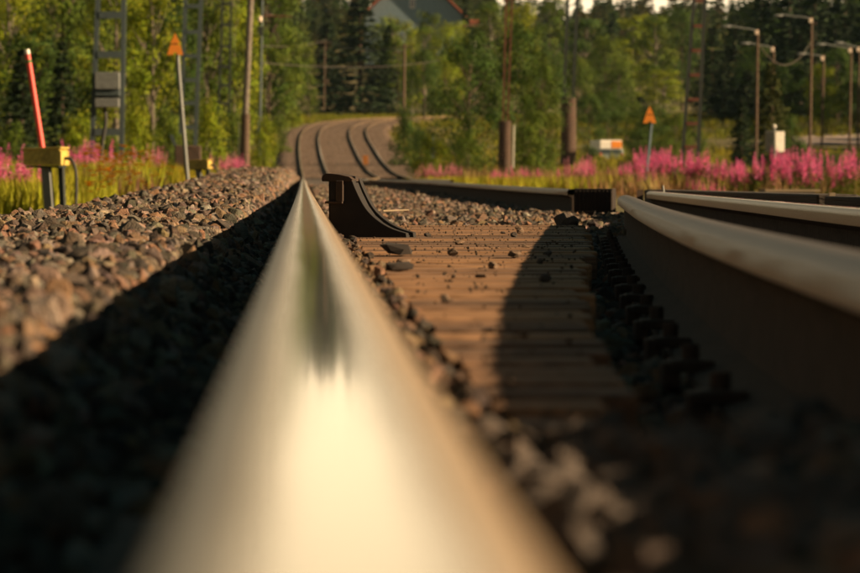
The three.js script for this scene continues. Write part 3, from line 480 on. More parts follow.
{ // van parked beyond the flowers
  const z = 285, k = metre(z), o = thing('parked_van', 'grey van with a white and orange upper back parked beyond the flowers', 'van', at(611.5, 165.5, z), 0.12), h = 25 * k, w = 25 * k;
  part('body', box(w, h * 0.56, 4.2, 0, h * 0.36, -2.1, 0.12), std([0.22, 0.27, 0.28], 0.4, 0.2), o); part('upper_body', box(w * 0.92, h * 0.4, 3.9, 0, h * 0.82, -2.15, 0.12), M.white, o);
  part('white_panel', box(w * 0.42, h * 0.28, 0.05, -w * 0.23, h * 0.82, -0.18, 0.015), M.white, o); part('orange_panel', box(w * 0.42, h * 0.28, 0.05, w * 0.23, h * 0.84, -0.18, 0.015), M.orange, o); part('rear_window', box(w * 0.8, h * 0.18, 0.04, 0, h * 0.56, 0.0, 0.015), std([0.05, 0.07, 0.08], 0.15), o); part('bumper', box(w * 1.02, h * 0.09, 0.2, 0, h * 0.1, 0.05, 0.04), M.steelDark, o);
  for (const sx of [-1, 1]) for (const zz of [-0.7, -3.3]) part('wheel', new THREE.CylinderGeometry(0.33, 0.33, 0.22, 16).rotateZ(Math.PI / 2).translate(sx * w * 0.42, 0.2, zz), M.rubber, o);
  for (const sx of [-1, 1]) part('tail_light', box(0.12, 0.3, 0.05, sx * w * 0.44, h * 0.42, 0.01, 0.01), M.red, o);
}
{ // gravel road on the right
  const pts = [[34, 306], [48, 312], [70, 318], [110, 330]], pos = [], idx = [], uv = [];
  const c = new THREE.CatmullRomCurve3(pts.map(([x, z]) => V(x, 0, -z))); for (let i = 0; i <= 40; i++) { const p = c.getPointAt(i / 40); for (let j = 0; j <= 4; j++) { const zz = p.z - j * 9 * smooth(0, 6, i); pos.push(p.x, landY(p.x, -zz) + 0.12, zz); uv.push(i, j); } }
  for (let i = 0; i < 40; i++) for (let j = 0; j < 4; j++) { const a = i * 5 + j; idx.push(a, a + 5, a + 1, a + 1, a + 5, a + 6); }
  const g = new THREE.BufferGeometry(); g.setAttribute('position', new THREE.Float32BufferAttribute(pos, 3)); g.setAttribute('uv', new THREE.Float32BufferAttribute(uv, 2)); g.setIndex(idx); g.computeVertexNormals(); structure('road', g, std([0.42, 0.32, 0.27], 0.9, 0, { map: stoneTex }));
}
{ // gabled house on the rise behind the trees
  const z = 640, k = metre(z), o = thing('gabled_house', 'grey blue gabled house with a red roof above the birches', 'house', at(421, 62, z)), L = (x, y) => at(x, y, z).sub(o.position), grey = std([0.17, 0.25, 0.30], 0.85, 0, { map: grainTex });
  const s = new THREE.Shape(); const P = [[366, 66], [463, 66], [463, 16], [414, -32], [366, 14]].map(([x, y]) => L(x, y)); P.forEach((p, i) => s[i ? 'lineTo' : 'moveTo'](p.x, p.y)); s.closePath();
  part('wall', new THREE.ExtrudeGeometry(s, { depth: 11, bevelEnabled: false }).translate(0, 0, -11), grey, o);
  const slab = (a, b, ov, w) => { const d = b.clone().sub(a), g = new THREE.BoxGeometry(d.length(), 0.25, 12.5); return g.rotateZ(Math.atan2(d.y, d.x)).translate((a.x + b.x) / 2, (a.y + b.y) / 2 + 0.16, -5); };
  part('roof', merge([slab(L(361, 17), L(414, -33.5)), slab(L(414, -33.5), L(468, 19.5))]), std([0.40, 0.12, 0.07], 0.8, 0, { map: grainTex }), o); 
  const win = part('window', box(5 * k, 9 * k, 0.12, L(412.5, 0).x, L(0, 3).y, 0.02), M.white, o); part('pane', box(4 * k, 8 * k, 0.06, L(412.5, 0).x, L(0, 3).y, 0.08), std([0.03, 0.04, 0.05], 0.1), win);
  const w2 = part('window', box(5 * k, 9 * k, 0.12, L(433, 0).x, L(0, 34).y, 0.02), M.white, o); part('pane', box(4 * k, 8 * k, 0.06, L(433, 0).x, L(0, 34).y, 0.08), std([0.03, 0.04, 0.05], 0.1), w2);
  const lean = part('side_wing', box(14 * k, 30 * k, 6, L(471, 0).x, L(0, 46).y, -5), M.white, o); part('wing_roof', box(17 * k, 5 * k, 7, L(471, 0).x, L(0, 21).y, -5).rotateZ(0), std([0.40, 0.12, 0.07], 0.8), lean);
}

// ------------------------------------------------------------------ vegetation
function leafBuffer() { const pos = [], nor = [], col = [], idx = []; return { pos, nor, col, idx,
  leaf(c, dir, side, len, wid, tint) { // a folded leaf or spray: four corners round a mid-rib
    const i = pos.length / 3, tip = c.clone().addScaledVector(dir, len), n = V().crossVectors(side, dir).normalize(), a = c.clone().addScaledVector(dir, len * 0.45).addScaledVector(side, wid / 2).addScaledVector(n, wid * 0.12), b = c.clone().addScaledVector(dir, len * 0.45).addScaledVector(side, -wid / 2).addScaledVector(n, wid * 0.12);
    for (const p of [c, a, tip, b]) { pos.push(p.x, p.y, p.z); nor.push(n.x, n.y, n.z); col.push(tint[0], tint[1], tint[2]); } idx.push(i, i + 1, i + 2, i, i + 2, i + 3); },
  build() { const g = new THREE.BufferGeometry(); g.setAttribute('position', new THREE.Float32BufferAttribute(pos, 3)); g.setAttribute('normal', new THREE.Float32BufferAttribute(nor, 3)); g.setAttribute('color', new THREE.Float32BufferAttribute(col, 3)); g.setIndex(idx); return g; } }; }
const rdir = (r) => { const u = r() * 2 - 1, a = r() * 6.2832, s = Math.sqrt(1 - u * u); return V(s * Math.cos(a), u, s * Math.sin(a)); };
const tintOf = (r, spread = 0.35) => { const t = 1 + spread * (r() - 0.5) * 2, w = 0.25 * (r() - 0.4); return [t * (1 + w), t, t * (1 - w)]; };
function broadTree(seed, H, Rad, base, clusters, per, leaf, shape) {
  const r = mulberry(seed), b = leafBuffer(), wood = [];
  const lean = V(rr(-0.3, 0.3, r), 0, rr(-0.3, 0.3, r)), stem = (t) => V(lean.x * t, H * t * 0.92, lean.z * t);
  for (let i = 0; i < 6; i++) wood.push(rod(stem(i / 6), stem((i + 1) / 6), H * 0.017 * (1 - i / 7), H * 0.017 * (1 - (i + 1) / 7) + 0.01, 7));
  for (let i = 0; i < clusters; i++) {
    const h = base + (1 - base) * Math.pow(r(), 0.85), t = (h - base) / (1 - base), rad = Rad * shape(t), a = r() * 6.2832, d = rad * Math.sqrt(rr(0.12, 1, r));
    const c = V(Math.cos(a) * d + lean.x * h, h * H + rr(-0.3, 0.3, r), Math.sin(a) * d + lean.z * h), cr = rr(0.6, 1.1, r) * Rad * 0.36, tone = 0.75 + 0.5 * r(), warm = 0.3 * (r() - 0.35);
    if (i % 3 === 0) wood.push(rod(stem(clamp(h - 0.12, 0.05, 1)), c, H * 0.005, H * 0.002, 5));
    for (let k = 0; k < per; k++) {
      const o = rdir(r).multiplyScalar(cr * Math.cbrt(r())); o.y *= 0.75; const out = o.clone().normalize().multiplyScalar(1.0).add(V(Math.cos(a), 0.45, Math.sin(a)).multiplyScalar(0.7)).addScaledVector(rdir(r), 0.75).normalize(), dir = V().crossVectors(out, rdir(r)).normalize(), side = V().crossVectors(dir, out).normalize(); // leaves turn their faces outward
      const t2 = tintOf(r, 0.3); b.leaf(c.clone().add(o), dir, side, leaf * rr(0.7, 1.3, r), leaf * rr(0.5, 0.85, r), [t2[0] * tone * (1 + warm), t2[1] * tone, t2[2] * tone * (1 - warm)]);
    }
  }
  return { crown: b.build(), trunk: merge(wood) };
}
function coniferTree(seed, H, Rad, tiers, branches, sprays, leaf, base = 0.04) {
  const r = mulberry(seed), b = leafBuffer(), wood = [rod(V(0, 0, 0), V(0, H * 0.97, 0), H * 0.014, H * 0.002, 7)];
  for (let i = 0; i < tiers; i++) {
    const t = base + (1 - base) * (i + r() * 0.7) / tiers, len0 = Rad * Math.pow(1 - t, 0.85) * rr(0.8, 1.15, r) + 0.12;
    for (let k = 0; k < branches; k++) {
      const a = r() * 6.2832, len = len0 * rr(0.55, 1.15, r), out = V(Math.cos(a), rr(-0.42, -0.1, r), Math.sin(a)).normalize(), root = V(0, t * H + rr(-0.1, 0.1, r), 0), tone = rr(0.7, 1.3, r);
      for (let s = 0; s < sprays; s++) { const f = 0.12 + 0.88 * (s + r()) / sprays, p = root.clone().addScaledVector(out, len * f); p.y += 0.22 * len * f * f; const side = V(-Math.sin(a), rr(-0.5, 0.3, r), Math.cos(a)).multiplyScalar(r() < 0.5 ? 1 : -1).addScaledVector(out, 0.7).normalize(), w = V().crossVectors(side, rdir(r)).normalize(); const t2 = tintOf(r, 0.25); b.leaf(p, side, w, leaf * rr(0.7, 1.4, r) * (0.6 + 0.6 * (1 - t)), leaf * 0.4, t2.map((v) => v * tone)); }
    }
  }
  return { crown: b.build(), trunk: merge(wood) };
}
const round_ = (t) => Math.sqrt(Math.max(0.02, 1 - Math.pow(2 * t - 0.85, 2) / 1.45)), tall = (t) => 0.35 + 0.65 * Math.sin(Math.PI * clamp(0.15 + 0.8 * t, 0, 1)) * (1 - 0.35 * t), shrub = (t) => Math.sqrt(Math.max(0.03, 1 - t * t));
const shapes = {
  round: [1, 2, 3].map((s) => broadTree(100 + s, 10, 3.6, 0.12, 88, 92, 0.21, round_)),
  birch: [1, 2, 3].map((s) => broadTree(200 + s, 10, 2.0, 0.10, 78, 88, 0.16, tall)),
  shrub: [1, 2].map((s) => broadTree(300 + s, 3, 1.7, 0.02, 70, 52, 0.13, shrub)),
  spruce: [1, 2, 3].map((s) => coniferTree(400 + s, 12, 2.6, 34, 11, 11, 0.50)),
};
const unit = { round: [10, 7.4], birch: [10, 4.2], shrub: [3, 3.6], spruce: [12, 5.2] };
const protos = {}; let treeCount = 0; const tr = mulberry(8080);
/** a tree whose foot stands at distance z below pixel px, whose top shows at pixel row top and which is wide pixels across */
function tree(kind, mat, px, top, z, wide, label, group, foot) {
  const base = at(px, 100, z); base.y = foot ?? landY(base.x, z) - 0.05;
  const k = metre(z), h = Math.max(0.6, at(px, top, z).y - base.y), variant = (treeCount++) % shapes[kind].length, key = kind + mat + variant;
  const name = { round: 'leafy_tree', birch: 'birch_tree', shrub: 'bush', spruce: 'spruce_tree' }[kind], cat = kind === 'shrub' ? 'bush' : 'tree';
  let o; if (protos[key]) { o = copyOf(protos[key], label); delete o.userData.group; if (group) o.userData.group = group; } else { o = protos[key] = thing(name, label, cat, base, 0, group); const bark = kind === 'birch' ? M.barkBirch : M.barkDark; part(kind === 'shrub' ? 'stems' : 'trunk', shapes[kind][variant].trunk, bark, o); part(kind === 'shrub' ? 'foliage' : 'crown', shapes[kind][variant].crown, M[mat], o); }
  o.position.copy(base); o.rotation.y = tr() * 6.28; o.scale.set(wide * k / unit[kind][1], h / unit[kind][0], wide * k / unit[kind][1]); return o;
}
scene.fog = new THREE.FogExp2(new THREE.Color().setRGB(0.5, 0.8, 1.0), 0.00002);
// the left-hand wood
tree('birch', 'leafYellow', 8, -35, 215, 95, 'yellow green birch in the upper left corner');
tree('round', 'leafOlive', 62, -45, 225, 120, 'broad olive tree behind the leftmost mast');
tree('birch', 'leafYellow', 115, -50, 205, 95, 'bright yellow green birch between the two left masts');
tree('birch', 'leafYellow', 152, -38, 190, 80, 'yellow green birch directly behind the left orange sign');
tree('birch', 'leafOlive', 205, -45, 235, 85, 'olive birch behind the second lattice mast');
tree('birch', 'leafYellow', 232, -30, 260, 65, 'slender yellow birch behind the thin dark lattice mast');
tree('round', 'leafOlive', 268, -20, 300, 75, 'olive leafy tree right of the wooden pole');
tree('spruce', 'needle', 22, 48, 170, 75, 'dark low spruce standing in for shade left of the red stake');  // shade of the left hollow is put in as dark spruces and darker leaves
tree('spruce', 'needle', 62, 42, 175, 60, 'dark low spruce standing in for shade between the red stake and the leftmost mast');
tree('round', 'leafGreen', 30, 40, 190, 120, 'leafy tree in darker green standing in for shade in the hollow at left');
tree('spruce', 'needle', -14, 55, 160, 60, 'dark low spruce standing in for shade, cut by the left edge');
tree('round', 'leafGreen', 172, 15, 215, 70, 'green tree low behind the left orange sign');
tree('spruce', 'needleOlive', 282, 30, 420, 40, 'olive young spruce left of the big spruce');
tree('birch', 'leafOlive', 296, 24, 480, 46, 'olive green birch next to the big dark spruce');
tree('birch', 'leafOlive', 309, 62, 470, 26, 'short olive birch at the left foot of the big spruce');
tree('birch', 'leafOlive', 278, 5, 400, 44, 'tall olive birch where the hill shows left of the big spruce');
for (let i = 0; i < 9; i++) tree(['birch', 'round'][i % 2], ['leafOlive', 'leafYellow', 'leafGreen'][i % 3], -25 + i * 35 + 10 * tr(), -30 - 25 * tr(), 320 + 50 * tr(), 85, 'leafy tree in the wood behind the left-hand birches', 'trees deep in the left-hand wood');
// undergrowth on the left bank
[[75, 120, 120, 60], [105, 128, 125, 46], [140, 118, 135, 50], [165, 112, 150, 44], [205, 105, 160, 50], [232, 118, 190, 36], [262, 122, 225, 34], [278, 118, 290, 30], [292, 112, 380, 26], [12, 128, 105, 46]].forEach(([px, top, z, w], i) => tree('shrub', ['leafYellow', 'leafOlive'][i % 2], px, top, z, w, ['yellow green bush just left of the foot of the leftmost mast', 'olive bush behind the foot of the leftmost mast', 'yellow green bush between the leftmost mast and the grey marker pole', 'olive bush left of the grey marker pole under the orange sign', 'yellow green bush between the second mast and the thin dark mast', 'olive bush left of the sleeved foot of the wooden pole', 'yellow green bush right of the wooden pole', 'olive bush nearest the gravel edge of the bend on the left', 'yellow green bush above the left edge of the far bend', 'olive bush behind the large yellow junction box'][i]));
// the bend
tree('spruce', 'needle', 360, -12, 540, 92, 'big dark spruce standing at the end of the bend');
tree('spruce', 'needle', 327, 14, 560, 56, 'smaller dark spruce leaning on the left of the big spruce');
tree('spruce', 'needle', 388, 25, 560, 40, 'smaller dark spruce on the right of the big spruce');
tree('birch', 'leafOlive', 430, 15, 590, 40, 'olive birch in front of the middle of the grey gable');
tree('birch', 'leafYellow', 412, 30, 480, 27, 'pale yellow slender birch at the far dark pole');
tree('birch', 'leafOlive', 394, 19, 560, 36, 'olive birch between the big spruce and the far dark pole');
tree('round', 'leafYellow', 444, 24, 520, 40, 'sunlit yellow birch in front of the grey gable');
tree('birch', 'leafOlive', 424, 27, 540, 46, 'olive birch below the grey gable');
[[386, 16, 'big dark spruce and the house'], [402, 22, 'house and the far dark pole'], [455, 24, 'house and its side wing']].forEach(([px, top, w]) => tree('birch', 'leafYellow', px, top, 575, 40, 'sunlit birch half hiding the gabled house, between the ' + w));
tree('round', 'leafGreen', 424, 52, 430, 46, 'mid green tree behind the bushes at the bend');
tree('spruce', 'needle', 466, -2, 590, 30, 'narrow dark spruce right of the grey gable');
// right of the track
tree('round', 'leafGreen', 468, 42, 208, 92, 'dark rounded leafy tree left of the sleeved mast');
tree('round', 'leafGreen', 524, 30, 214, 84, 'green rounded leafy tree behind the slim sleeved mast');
tree('round', 'leafOlive', 542, 60, 204, 46, 'olive lower tree filling the gap before the ribbed sleeve');
tree('shrub', 'leafGreen', 402, 114, 262, 40, 'dark green bush on the inside of the bend');
tree('shrub', 'leafYellow', 432, 138, 205, 50, 'bright yellow bush around the short blue post');
tree('shrub', 'leafGreen', 420, 132, 245, 34, 'green bush behind the bright yellow bush');
tree('shrub', 'leafOlive', 468, 134, 185, 50, 'olive bush at the foot of the dark rounded tree');
tree('shrub', 'leafOlive', 530, 128, 190, 50, 'olive bush right of the slim sleeved mast');
tree('shrub', 'leafGreen', 589, 146, 275, 26, 'green bush right of the ribbed sleeve');
[[490, 4, 620, 60], [520, 8, 640, 50], [548, 2, 610, 55], [585, 20, 600, 70], [605, 40, 560, 50], [632, 19, 640, 56], [655, 17, 600, 60], [682, 12, 650, 60], [618, 70, 500, 56], [664, 70, 520, 50], [578, 60, 480, 44], [700, 40, 620, 40]].forEach(([px, top, z, w], i) => tree(['birch', 'round', 'birch'][i % 3], ['leafOlive', 'leafYellow', 'leafOlive', 'leafGreen'][i % 4], px, top, z, w, ['tall olive birch behind the slim sleeved mast, left side', 'round yellow green tree right of the slim sleeved mast top', 'tall olive birch left of the two-legged mast', 'mid green birch right of the two-legged mast', 'rounded olive tree above the van', 'yellow green birch under the right part of the bright sky', 'olive birch left of the right lattice mast top', 'round mid green tree behind the right lattice mast', 'olive birch behind the right orange sign', 'sunlit yellow birch low behind the right lattice mast', 'olive round tree right of the brown ribbed sleeve', 'mid green birch beside the dark spruces'][i]));
[[590, 98, 318, 42], [640, 112, 300, 44], [652, 106, 272, 50], [676, 116, 262, 40], [640, 132, 240, 40], [664, 138, 236, 36], [694, 120, 285, 26]].forEach(([px, top, z, w], i) => tree('round', ['leafGreen', 'leafOlive'][i % 2], px, top, z, w, ['mid green low tree right of the brown ribbed sleeve', 'olive low tree behind the right orange sign', 'mid green low tree between the right orange sign and the lattice mast', 'olive low tree behind the foot of the right lattice mast', 'mid green low tree right of the van', 'olive low tree directly left of the right lattice mast', 'mid green low tree beside the sunlit clearing'][i]));
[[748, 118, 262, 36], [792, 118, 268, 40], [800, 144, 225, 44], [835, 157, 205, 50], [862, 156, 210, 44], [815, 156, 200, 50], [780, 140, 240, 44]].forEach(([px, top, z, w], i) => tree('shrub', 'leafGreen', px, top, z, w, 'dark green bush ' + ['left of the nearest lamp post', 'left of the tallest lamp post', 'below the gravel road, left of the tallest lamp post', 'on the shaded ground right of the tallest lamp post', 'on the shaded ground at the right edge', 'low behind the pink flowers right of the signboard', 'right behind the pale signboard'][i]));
tree('spruce', 'needle', 612, 14, 700, 34, 'dark pointed spruce under the bright patch of sky');
tree('spruce', 'needle', 640, 96, 440, 40, 'low dark spruce behind the right orange sign');
tree('round', 'leafGreen', 608, 92, 322, 44, 'mid green tree directly behind the van');
tree('round', 'leafOlive', 626, 100, 326, 40, 'olive tree just right of the van');
tree('spruce', 'needle', 604, 110, 430, 36, 'low dark spruce behind the van');
[[712, 26, 455, 60], [735, 16, 480, 64], [762, -6, 470, 80], [790, -25, 490, 84], [815, -30, 470, 90], [845, -35, 480, 90], [870, -35, 460, 80], [725, 60, 430, 60], [748, 70, 425, 60], [800, 30, 440, 80], [835, 20, 430, 80]].forEach(([px, top, z, w], i) => tree('spruce', 'needle', px, top, z, w, ['dark spruce at the left end of the shaded wood, nearest the right lattice mast', 'dark spruce under the lamp head of the nearest lamp post', 'tall dark spruce right behind the top of the nearest lamp post', 'tall dark spruce under the long arm of the tallest lamp post', 'tall dark spruce directly behind the tallest lamp post', 'tall dark spruce above the short lamp post', 'tall dark spruce cut by the right edge of the picture', 'lower dark spruce left of the nearest lamp post beside the clearing', 'lower dark spruce behind the middle of the nearest lamp post', 'broad lower dark spruce under the slung cable', 'broad dark spruce between the short lamp post and the right edge'][i]));
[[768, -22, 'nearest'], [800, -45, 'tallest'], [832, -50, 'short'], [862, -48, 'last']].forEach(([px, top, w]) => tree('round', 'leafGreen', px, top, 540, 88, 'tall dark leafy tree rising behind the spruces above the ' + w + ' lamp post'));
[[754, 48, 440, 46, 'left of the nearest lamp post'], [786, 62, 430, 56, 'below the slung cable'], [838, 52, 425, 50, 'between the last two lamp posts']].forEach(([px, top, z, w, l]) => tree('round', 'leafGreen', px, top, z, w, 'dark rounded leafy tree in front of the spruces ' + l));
tree('spruce', 'needleOlive', 771, 62, 262, 58, 'single olive green conifer between the two tall lamp posts');
tree('spruce', 'needle', 742, 96, 255, 40, 'low dark conifer at the foot of the nearest lamp post');
tree('round', 'leafYellow', 822, 68, 385, 40, 'sunlit yellow tree between the lamp posts at right');
tree('round', 'leafOlive', 850, 84, 390, 46, 'sunlit olive tree at the right edge');
tree('shrub', 'leafGreen', 798, 158, 92, 84, 'dense green bush among the pink flowers at right');
tree('shrub', 'leafGreen', 655, 160, 112, 60, 'green bush among the pink flowers below the right orange sign');
[[672, 170, 98, 40, 'before the foot of the right lattice mast'], [760, 172, 90, 44, 'left of the post of the pale signboard'], [832, 172, 92, 46, 'near the right edge']].forEach(([px, top, z, w, l]) => tree('shrub', 'leafGreen', px, top, z, w, 'low green bush in the pink flowers ' + l));
tree('shrub', 'leafOlive', 722, 168, 110, 50, 'olive bush among the pink flowers beside the right lattice mast');

{ // far wood on the hill: reads as one mass
  const r = mulberry(600), m4 = new THREE.Matrix4(), src = coniferTree(900, 12, 3.2, 16, 7, 5, 1.1).crown, N = 900;
  const im = shadowed(new THREE.InstancedMesh(src, M.needleOlive, N)); im.name = 'hill_forest'; im.userData.kind = 'stuff';
  for (let i = 0; i < N; i++) { const z = rr(820, 1380, r), px = rr(-140, 1000, r), p = at(px, 0, z), s = rr(0.7, 1.25, r); m4.compose(V(p.x, landY(p.x, z) - 0.5, -z), new THREE.Quaternion().setFromAxisAngle(V(0, 1, 0), r() * 6.28), V(s * 1.2, s, s * 1.2)); im.setMatrixAt(i, m4); im.setColorAt(i, new THREE.Color().setRGB(rr(0.6, 1.3, r), rr(0.7, 1.2, r), rr(0.7, 1.3, r))); }
  scene.add(im); tag(im, 'far conifer forest covering the hill behind everything', 'forest');
}
{ // unseen woods added round the line beyond the frame: they keep the glow of the horizon off the shaded stones
  const r = mulberry(610), m4 = new THREE.Matrix4(), src = coniferTree(910, 12, 2.8, 20, 8, 7, 1.0).crown, spots = [];
  for (let i = 0; i < 420; i++) { const z = rr(-160, 420, r), right = rr(66, 110, r); if (right / Math.max(z, 1) * F + VX > 900) spots.push([right, z]); }
  for (let i = 0; i < 300; i++) { const z = rr(-160, 120, r), left = -rr(30, 60, r); if (z < 8 || left / z * F + VX < -60) spots.push([left, z]); }
  for (let i = 0; i < 260; i++) spots.push([rr(-60, 110, r), -rr(95, 150, r)]);
  const im = shadowed(new THREE.InstancedMesh(src, M.needle, spots.length)); im.name = 'added_glow_blocking_wood'; im.userData.kind = 'stuff';
  spots.forEach(([x, z], i) => { const s = rr(0.9, 1.35, r); m4.compose(V(x, landY(x, Math.max(z, 0)) - 0.4, -z), new THREE.Quaternion().setFromAxisAngle(V(0, 1, 0), r() * 6.28), V(s * 1.25, s, s * 1.25)); im.setMatrixAt(i, m4); });
  scene.add(im); tag(im, 'unseen dark conifer wood added beyond the picture to block the horizon glow', 'forest');
}
{ // grass
  const tuft = (seed, n, h, w) => { const r = mulberry(seed), b = leafBuffer(); for (let i = 0; i < n; i++) { const a = r() * 6.28, dir = V(Math.cos(a) * 0.35 * r(), 1, Math.sin(a) * 0.35 * r()).normalize(), side = V(Math.cos(a + 1.3), 0, Math.sin(a + 1.3)); b.leaf(V(rr(-0.14, 0.14, r), -0.03, rr(-0.14, 0.14, r)), dir, side, h * rr(0.5, 1.15, r), w, tintOf(r, 0.35)); } return b.build(); };
  const r = mulberry(41), m4 = new THREE.Matrix4(), Q = new THREE.Quaternion();
  const tufts = [tuft(1, 13, 0.55, 0.022), tuft(2, 11, 0.7, 0.025)];
  const lawn = (name, label, count, place, color, mat = M.grass, scale = () => rr(0.6, 1.2, r)) => { const spots = []; for (let i = 0; i < count; i++) { const p = place(); if (p) spots.push(p); } const im = shadowed(new THREE.InstancedMesh(tufts[spots.length % 2], mat, spots.length)); im.name = name; im.userData.kind = 'stuff'; spots.forEach(([x, z], i) => { const s = scale(z); m4.compose(V(x, landY(x, z) - 0.02, -z), Q.setFromAxisAngle(V(0, 1, 0), r() * 6.28), V(s * 1.2, s, s * 1.2)); im.setMatrixAt(i, m4); im.setColorAt(i, new THREE.Color().setRGB(...color(x, z))); }); scene.add(im); tag(im, label, 'grass'); };
  const g = (x, z) => { const f = fbm(x * 0.3, z * 0.08, 2), t = rr(0.75, 1.2, r); return [t * (1 + 0.5 * f), t, t * (1 - 0.3 * f)]; };
  const pick = (px0, px1, z0, z1) => () => { const z = z0 * Math.pow(z1 / z0, r()), px = rr(px0, px1, r), x = (px - VX) / F * z; return [x, z]; };
  lawn('grass', 'yellow green grass on the bank left of the gravel', 26000, () => { const [x, z] = pick(-20, 268, 22, 240)(); return x < -2.5 && !(z < 37 && x > -3.2) ? [x, z] : null; }, g, M.grass, (z) => z < 60 ? rr(0.4, 0.8, r) : rr(0.6, 1.2, r));
  lawn('verge_grass', 'sunlit grass on the right of the tracks', 18000, () => { const [x, z] = pick(400, 880, 92, 300)(); return x > (z > 150 ? 7.5 : 4) ? [x, z] : null; }, (x, z) => { const q = g(x, z), w = r() < 0.25 ? 0.65 : 1; return [q[0], q[1] * w, q[2]]; }, M.grass, (z) => rr(0.35, 0.85, r));
  lawn('slope_grass', 'tall dry grass on the slopes along the far bend', 16000, () => { const z = rr(235, 560, r), x = rr(-40, 70, r); const q = line1.reduce((a, b) => Math.abs(-b.p.z - z) < Math.abs(-a.p.z - z) ? b : a), d = (x - q.p.x) * q.n.x + (-z - q.p.z) * q.n.z; if (z < 520 && d > -3.0 && d < 7.2) return null; if (x > 33 && z > 290 && z < 334) return null; return [x, z]; }, (x, z) => g(x, z).map((v) => v * 0.72), M.grass, () => rr(0.8, 1.8, r));
  lawn('sorrel', 'reddish seeding sorrel among the grass at left', 520, () => { const [x, z] = pick(70, 170, 50, 110)(); return x < -2.4 ? [x, z] : null; }, () => { const t = rr(0.7, 1.2, r); return [t, t * rr(0.8, 1.3, r), t]; }, M.sorrel, () => rr(0.7, 1.3, r));
  lawn('dry_sorrel', 'reddish seeding sorrel among the grass at right', 1500, () => { const [x, z] = pick(395, 860, 80, 210)(); return x > 6.5 ? [x, z] : null; }, () => { const t = rr(0.7, 1.2, r); return [t, t * rr(0.9, 1.6, r), t]; }, M.sorrel, (z) => z < 140 ? rr(0.6, 1.0, r) : rr(0.9, 1.5, r));
  const bloom = (() => { const b = leafBuffer(), q = mulberry(3); for (let i = 0; i < 8; i++) { const a = i / 8 * 6.28; b.leaf(V(0, 0, 0), V(Math.cos(a), 0.5, Math.sin(a)).normalize(), V(-Math.sin(a), 0, Math.cos(a)), 0.05, 0.05, [1, 1, 1]); } return b.build(); })();
  const im = shadowed(new THREE.InstancedMesh(bloom, M.buttercup, 260)); im.name = 'yellow_wildflowers'; im.userData.kind = 'stuff'; for (let i = 0; i < 260; i++) { const [x, z] = pick(95, 180, 40, 80)(); m4.compose(V(Math.min(x, -2.3), landY(x, z) + rr(0.3, 0.8, r), -z), Q.identity(), V(1, 1, 1).multiplyScalar(rr(0.7, 1.4, r))); im.setMatrixAt(i, m4); } scene.add(im); tag(im, 'small orange yellow wildflowers between the left masts', 'wildflowers');
}
// fireweed: clumps of tall stems with pink spikes
const fire = {}; 
function fireweed(seed, n, pale) {
  const r = mulberry(seed), stems = leafBuffer(), o = { spikes: [] };
  for (let i = 0; i < n; i++) {
    const x = rr(-0.32, 0.32, r), z = rr(-0.3, 0.3, r), h = rr(0.6, 1.0, r), lean = V(rr(-0.12, 0.12, r), 1, rr(-0.12, 0.12, r)), q = (t) => V(x + lean.x * t * h, t * h, z + lean.z * t * h);
    for (let a = 0; a < 3; a++) stems.leaf(q(0), lean.clone().normalize(), V(Math.cos(a * 1.05), 0, Math.sin(a * 1.05)), h * 0.98, 0.012, [0.9, 0.7, 0.7]);
    for (let k = 0; k < 48; k++) { const t = rr(0.05, 0.62, r), a = k * 2.4, dir = V(Math.cos(a), rr(0.1, 0.7, r), Math.sin(a)).normalize(); stems.leaf(q(t), dir, V(-Math.sin(a), 0, Math.cos(a)), rr(0.10, 0.18, r), 0.032, tintOf(r)); }
    const sp = leafBuffer(); for (let k = 0; k < 84; k++) { const t = rr(0, 1, r), a = k * 2.4, rad = 0.05 * (1 - 0.75 * t) + 0.008, dir = V(Math.cos(a), rr(-0.3, 0.6, r), Math.sin(a)).normalize(); sp.leaf(q(0.5 + 0.52 * t), dir, V(-Math.sin(a), 0, Math.cos(a)), rad * 1.7, 0.046 * (1.1 - 0.7 * t), tintOf(r, 0.25)); }
    o.spikes.push(sp.build());
  }
  o.stems = stems.build(); return o;
}
const fireKinds = [0, 1, 2].map((s) => fireweed(700 + s, 6)); let fireCount = 0; const fr = mulberry(15);
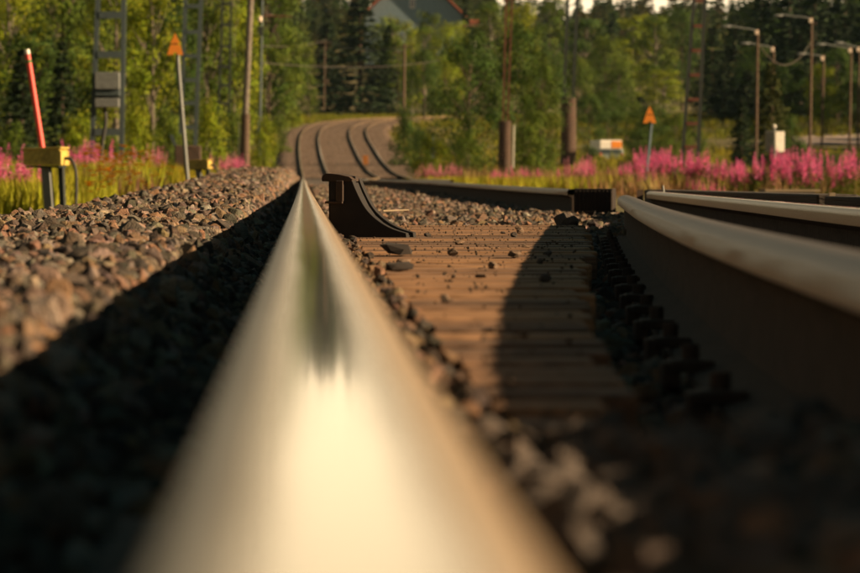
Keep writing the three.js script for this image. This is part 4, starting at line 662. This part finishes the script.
function clump(px, top, z, group, label, pale) {
  const base = at(px, 100, z); base.y = landY(base.x, z) - 0.05; const h = Math.max(0.4, at(px, top, z).y - base.y), key = (fireCount % 3) + (pale ? 'p' : ''); fireCount++;
  let o; if (fire[key]) o = copyOf(fire[key], label, group); else { o = fire[key] = thing('fireweed', label, 'flower', base, 0, group); const k = fireKinds[key[0]]; part('stems', k.stems, M.herb, o); k.spikes.forEach((g, i) => part('flower_spike', g, pale ? M.petalPale : M.petal, o)); }
  o.position.copy(base); o.rotation.y = fr() * 6.28; const w = clamp(h, 0.7, 1.5); o.scale.set(w, h, w);
}
const bloomRow = (n, x0, x1, top0, top1, z0, z1, group, label, pale) => { // uneven: a few thick groups, taller in their middle
  const heads = []; for (let i = 0; i < Math.ceil(n / 5); i++) heads.push([rr(x0, x1, fr), fr(), rr(z0, z1, fr)]);
  for (let i = 0; i < n; i++) { const [hx, hh, hz] = heads[i % heads.length], off = (fr() + fr() - 1) * 13; clump(clamp(hx + off, x0 - 4, x1 + 4), clamp(mix(top0 - 3, top1, hh * hh * 0.9) + Math.abs(off) * 0.8 + rr(-2, 5, fr), top0, top1 + 6), clamp(hz + rr(-6, 6, fr), z0, z1), group, label, pale === 2 ? i % 2 === 1 : pale); } };
bloomRow(24, 634, 700, 143, 172, 88, 116, 'pink fireweed round the right lattice mast', 'tall pink fireweed round the foot of the right lattice mast');
bloomRow(13, 702, 748, 156, 178, 80, 112, 'pink fireweed between mast and lamp post', 'pink fireweed between the right lattice mast and the first lamp post');
bloomRow(25, 752, 850, 146, 176, 72, 98, 'pink fireweed under the signboard', 'pink fireweed in the green growth under the signboard');
bloomRow(24, 494, 552, 160, 176, 120, 166, 'pink fireweed under the slim sleeved mast', 'deep pink fireweed under the slim sleeved mast');
bloomRow(11, 426, 490, 160, 174, 150, 195, 'pale fireweed at the bend', 'faded pink fireweed beside the bright yellow bush', true);
bloomRow(22, 556, 634, 154, 178, 110, 160, 'pale fireweed under the ribbed sleeve', 'faded pink fireweed between the ribbed sleeve and the right orange sign', 2);
for (let i = 0; i < 12; i++) clump(rr(-8, 17, fr), rr(136, 174, fr), rr(39, 46, fr), 'fireweed at the left edge', 'pink fireweed in dark leaves left of the large junction box');
bloomRow(16, 84, 172, 136, 156, 72, 98, 'fireweed round the leftmost mast', 'pink fireweed in the reddish grass round the leftmost mast', 2);
bloomRow(12, 208, 266, 149, 160, 140, 175, 'fireweed round the wooden pole', 'pink fireweed round the foot of the wooden pole', 2);

scene.updateMatrixWorld(true);
renderer.render(scene, camera);
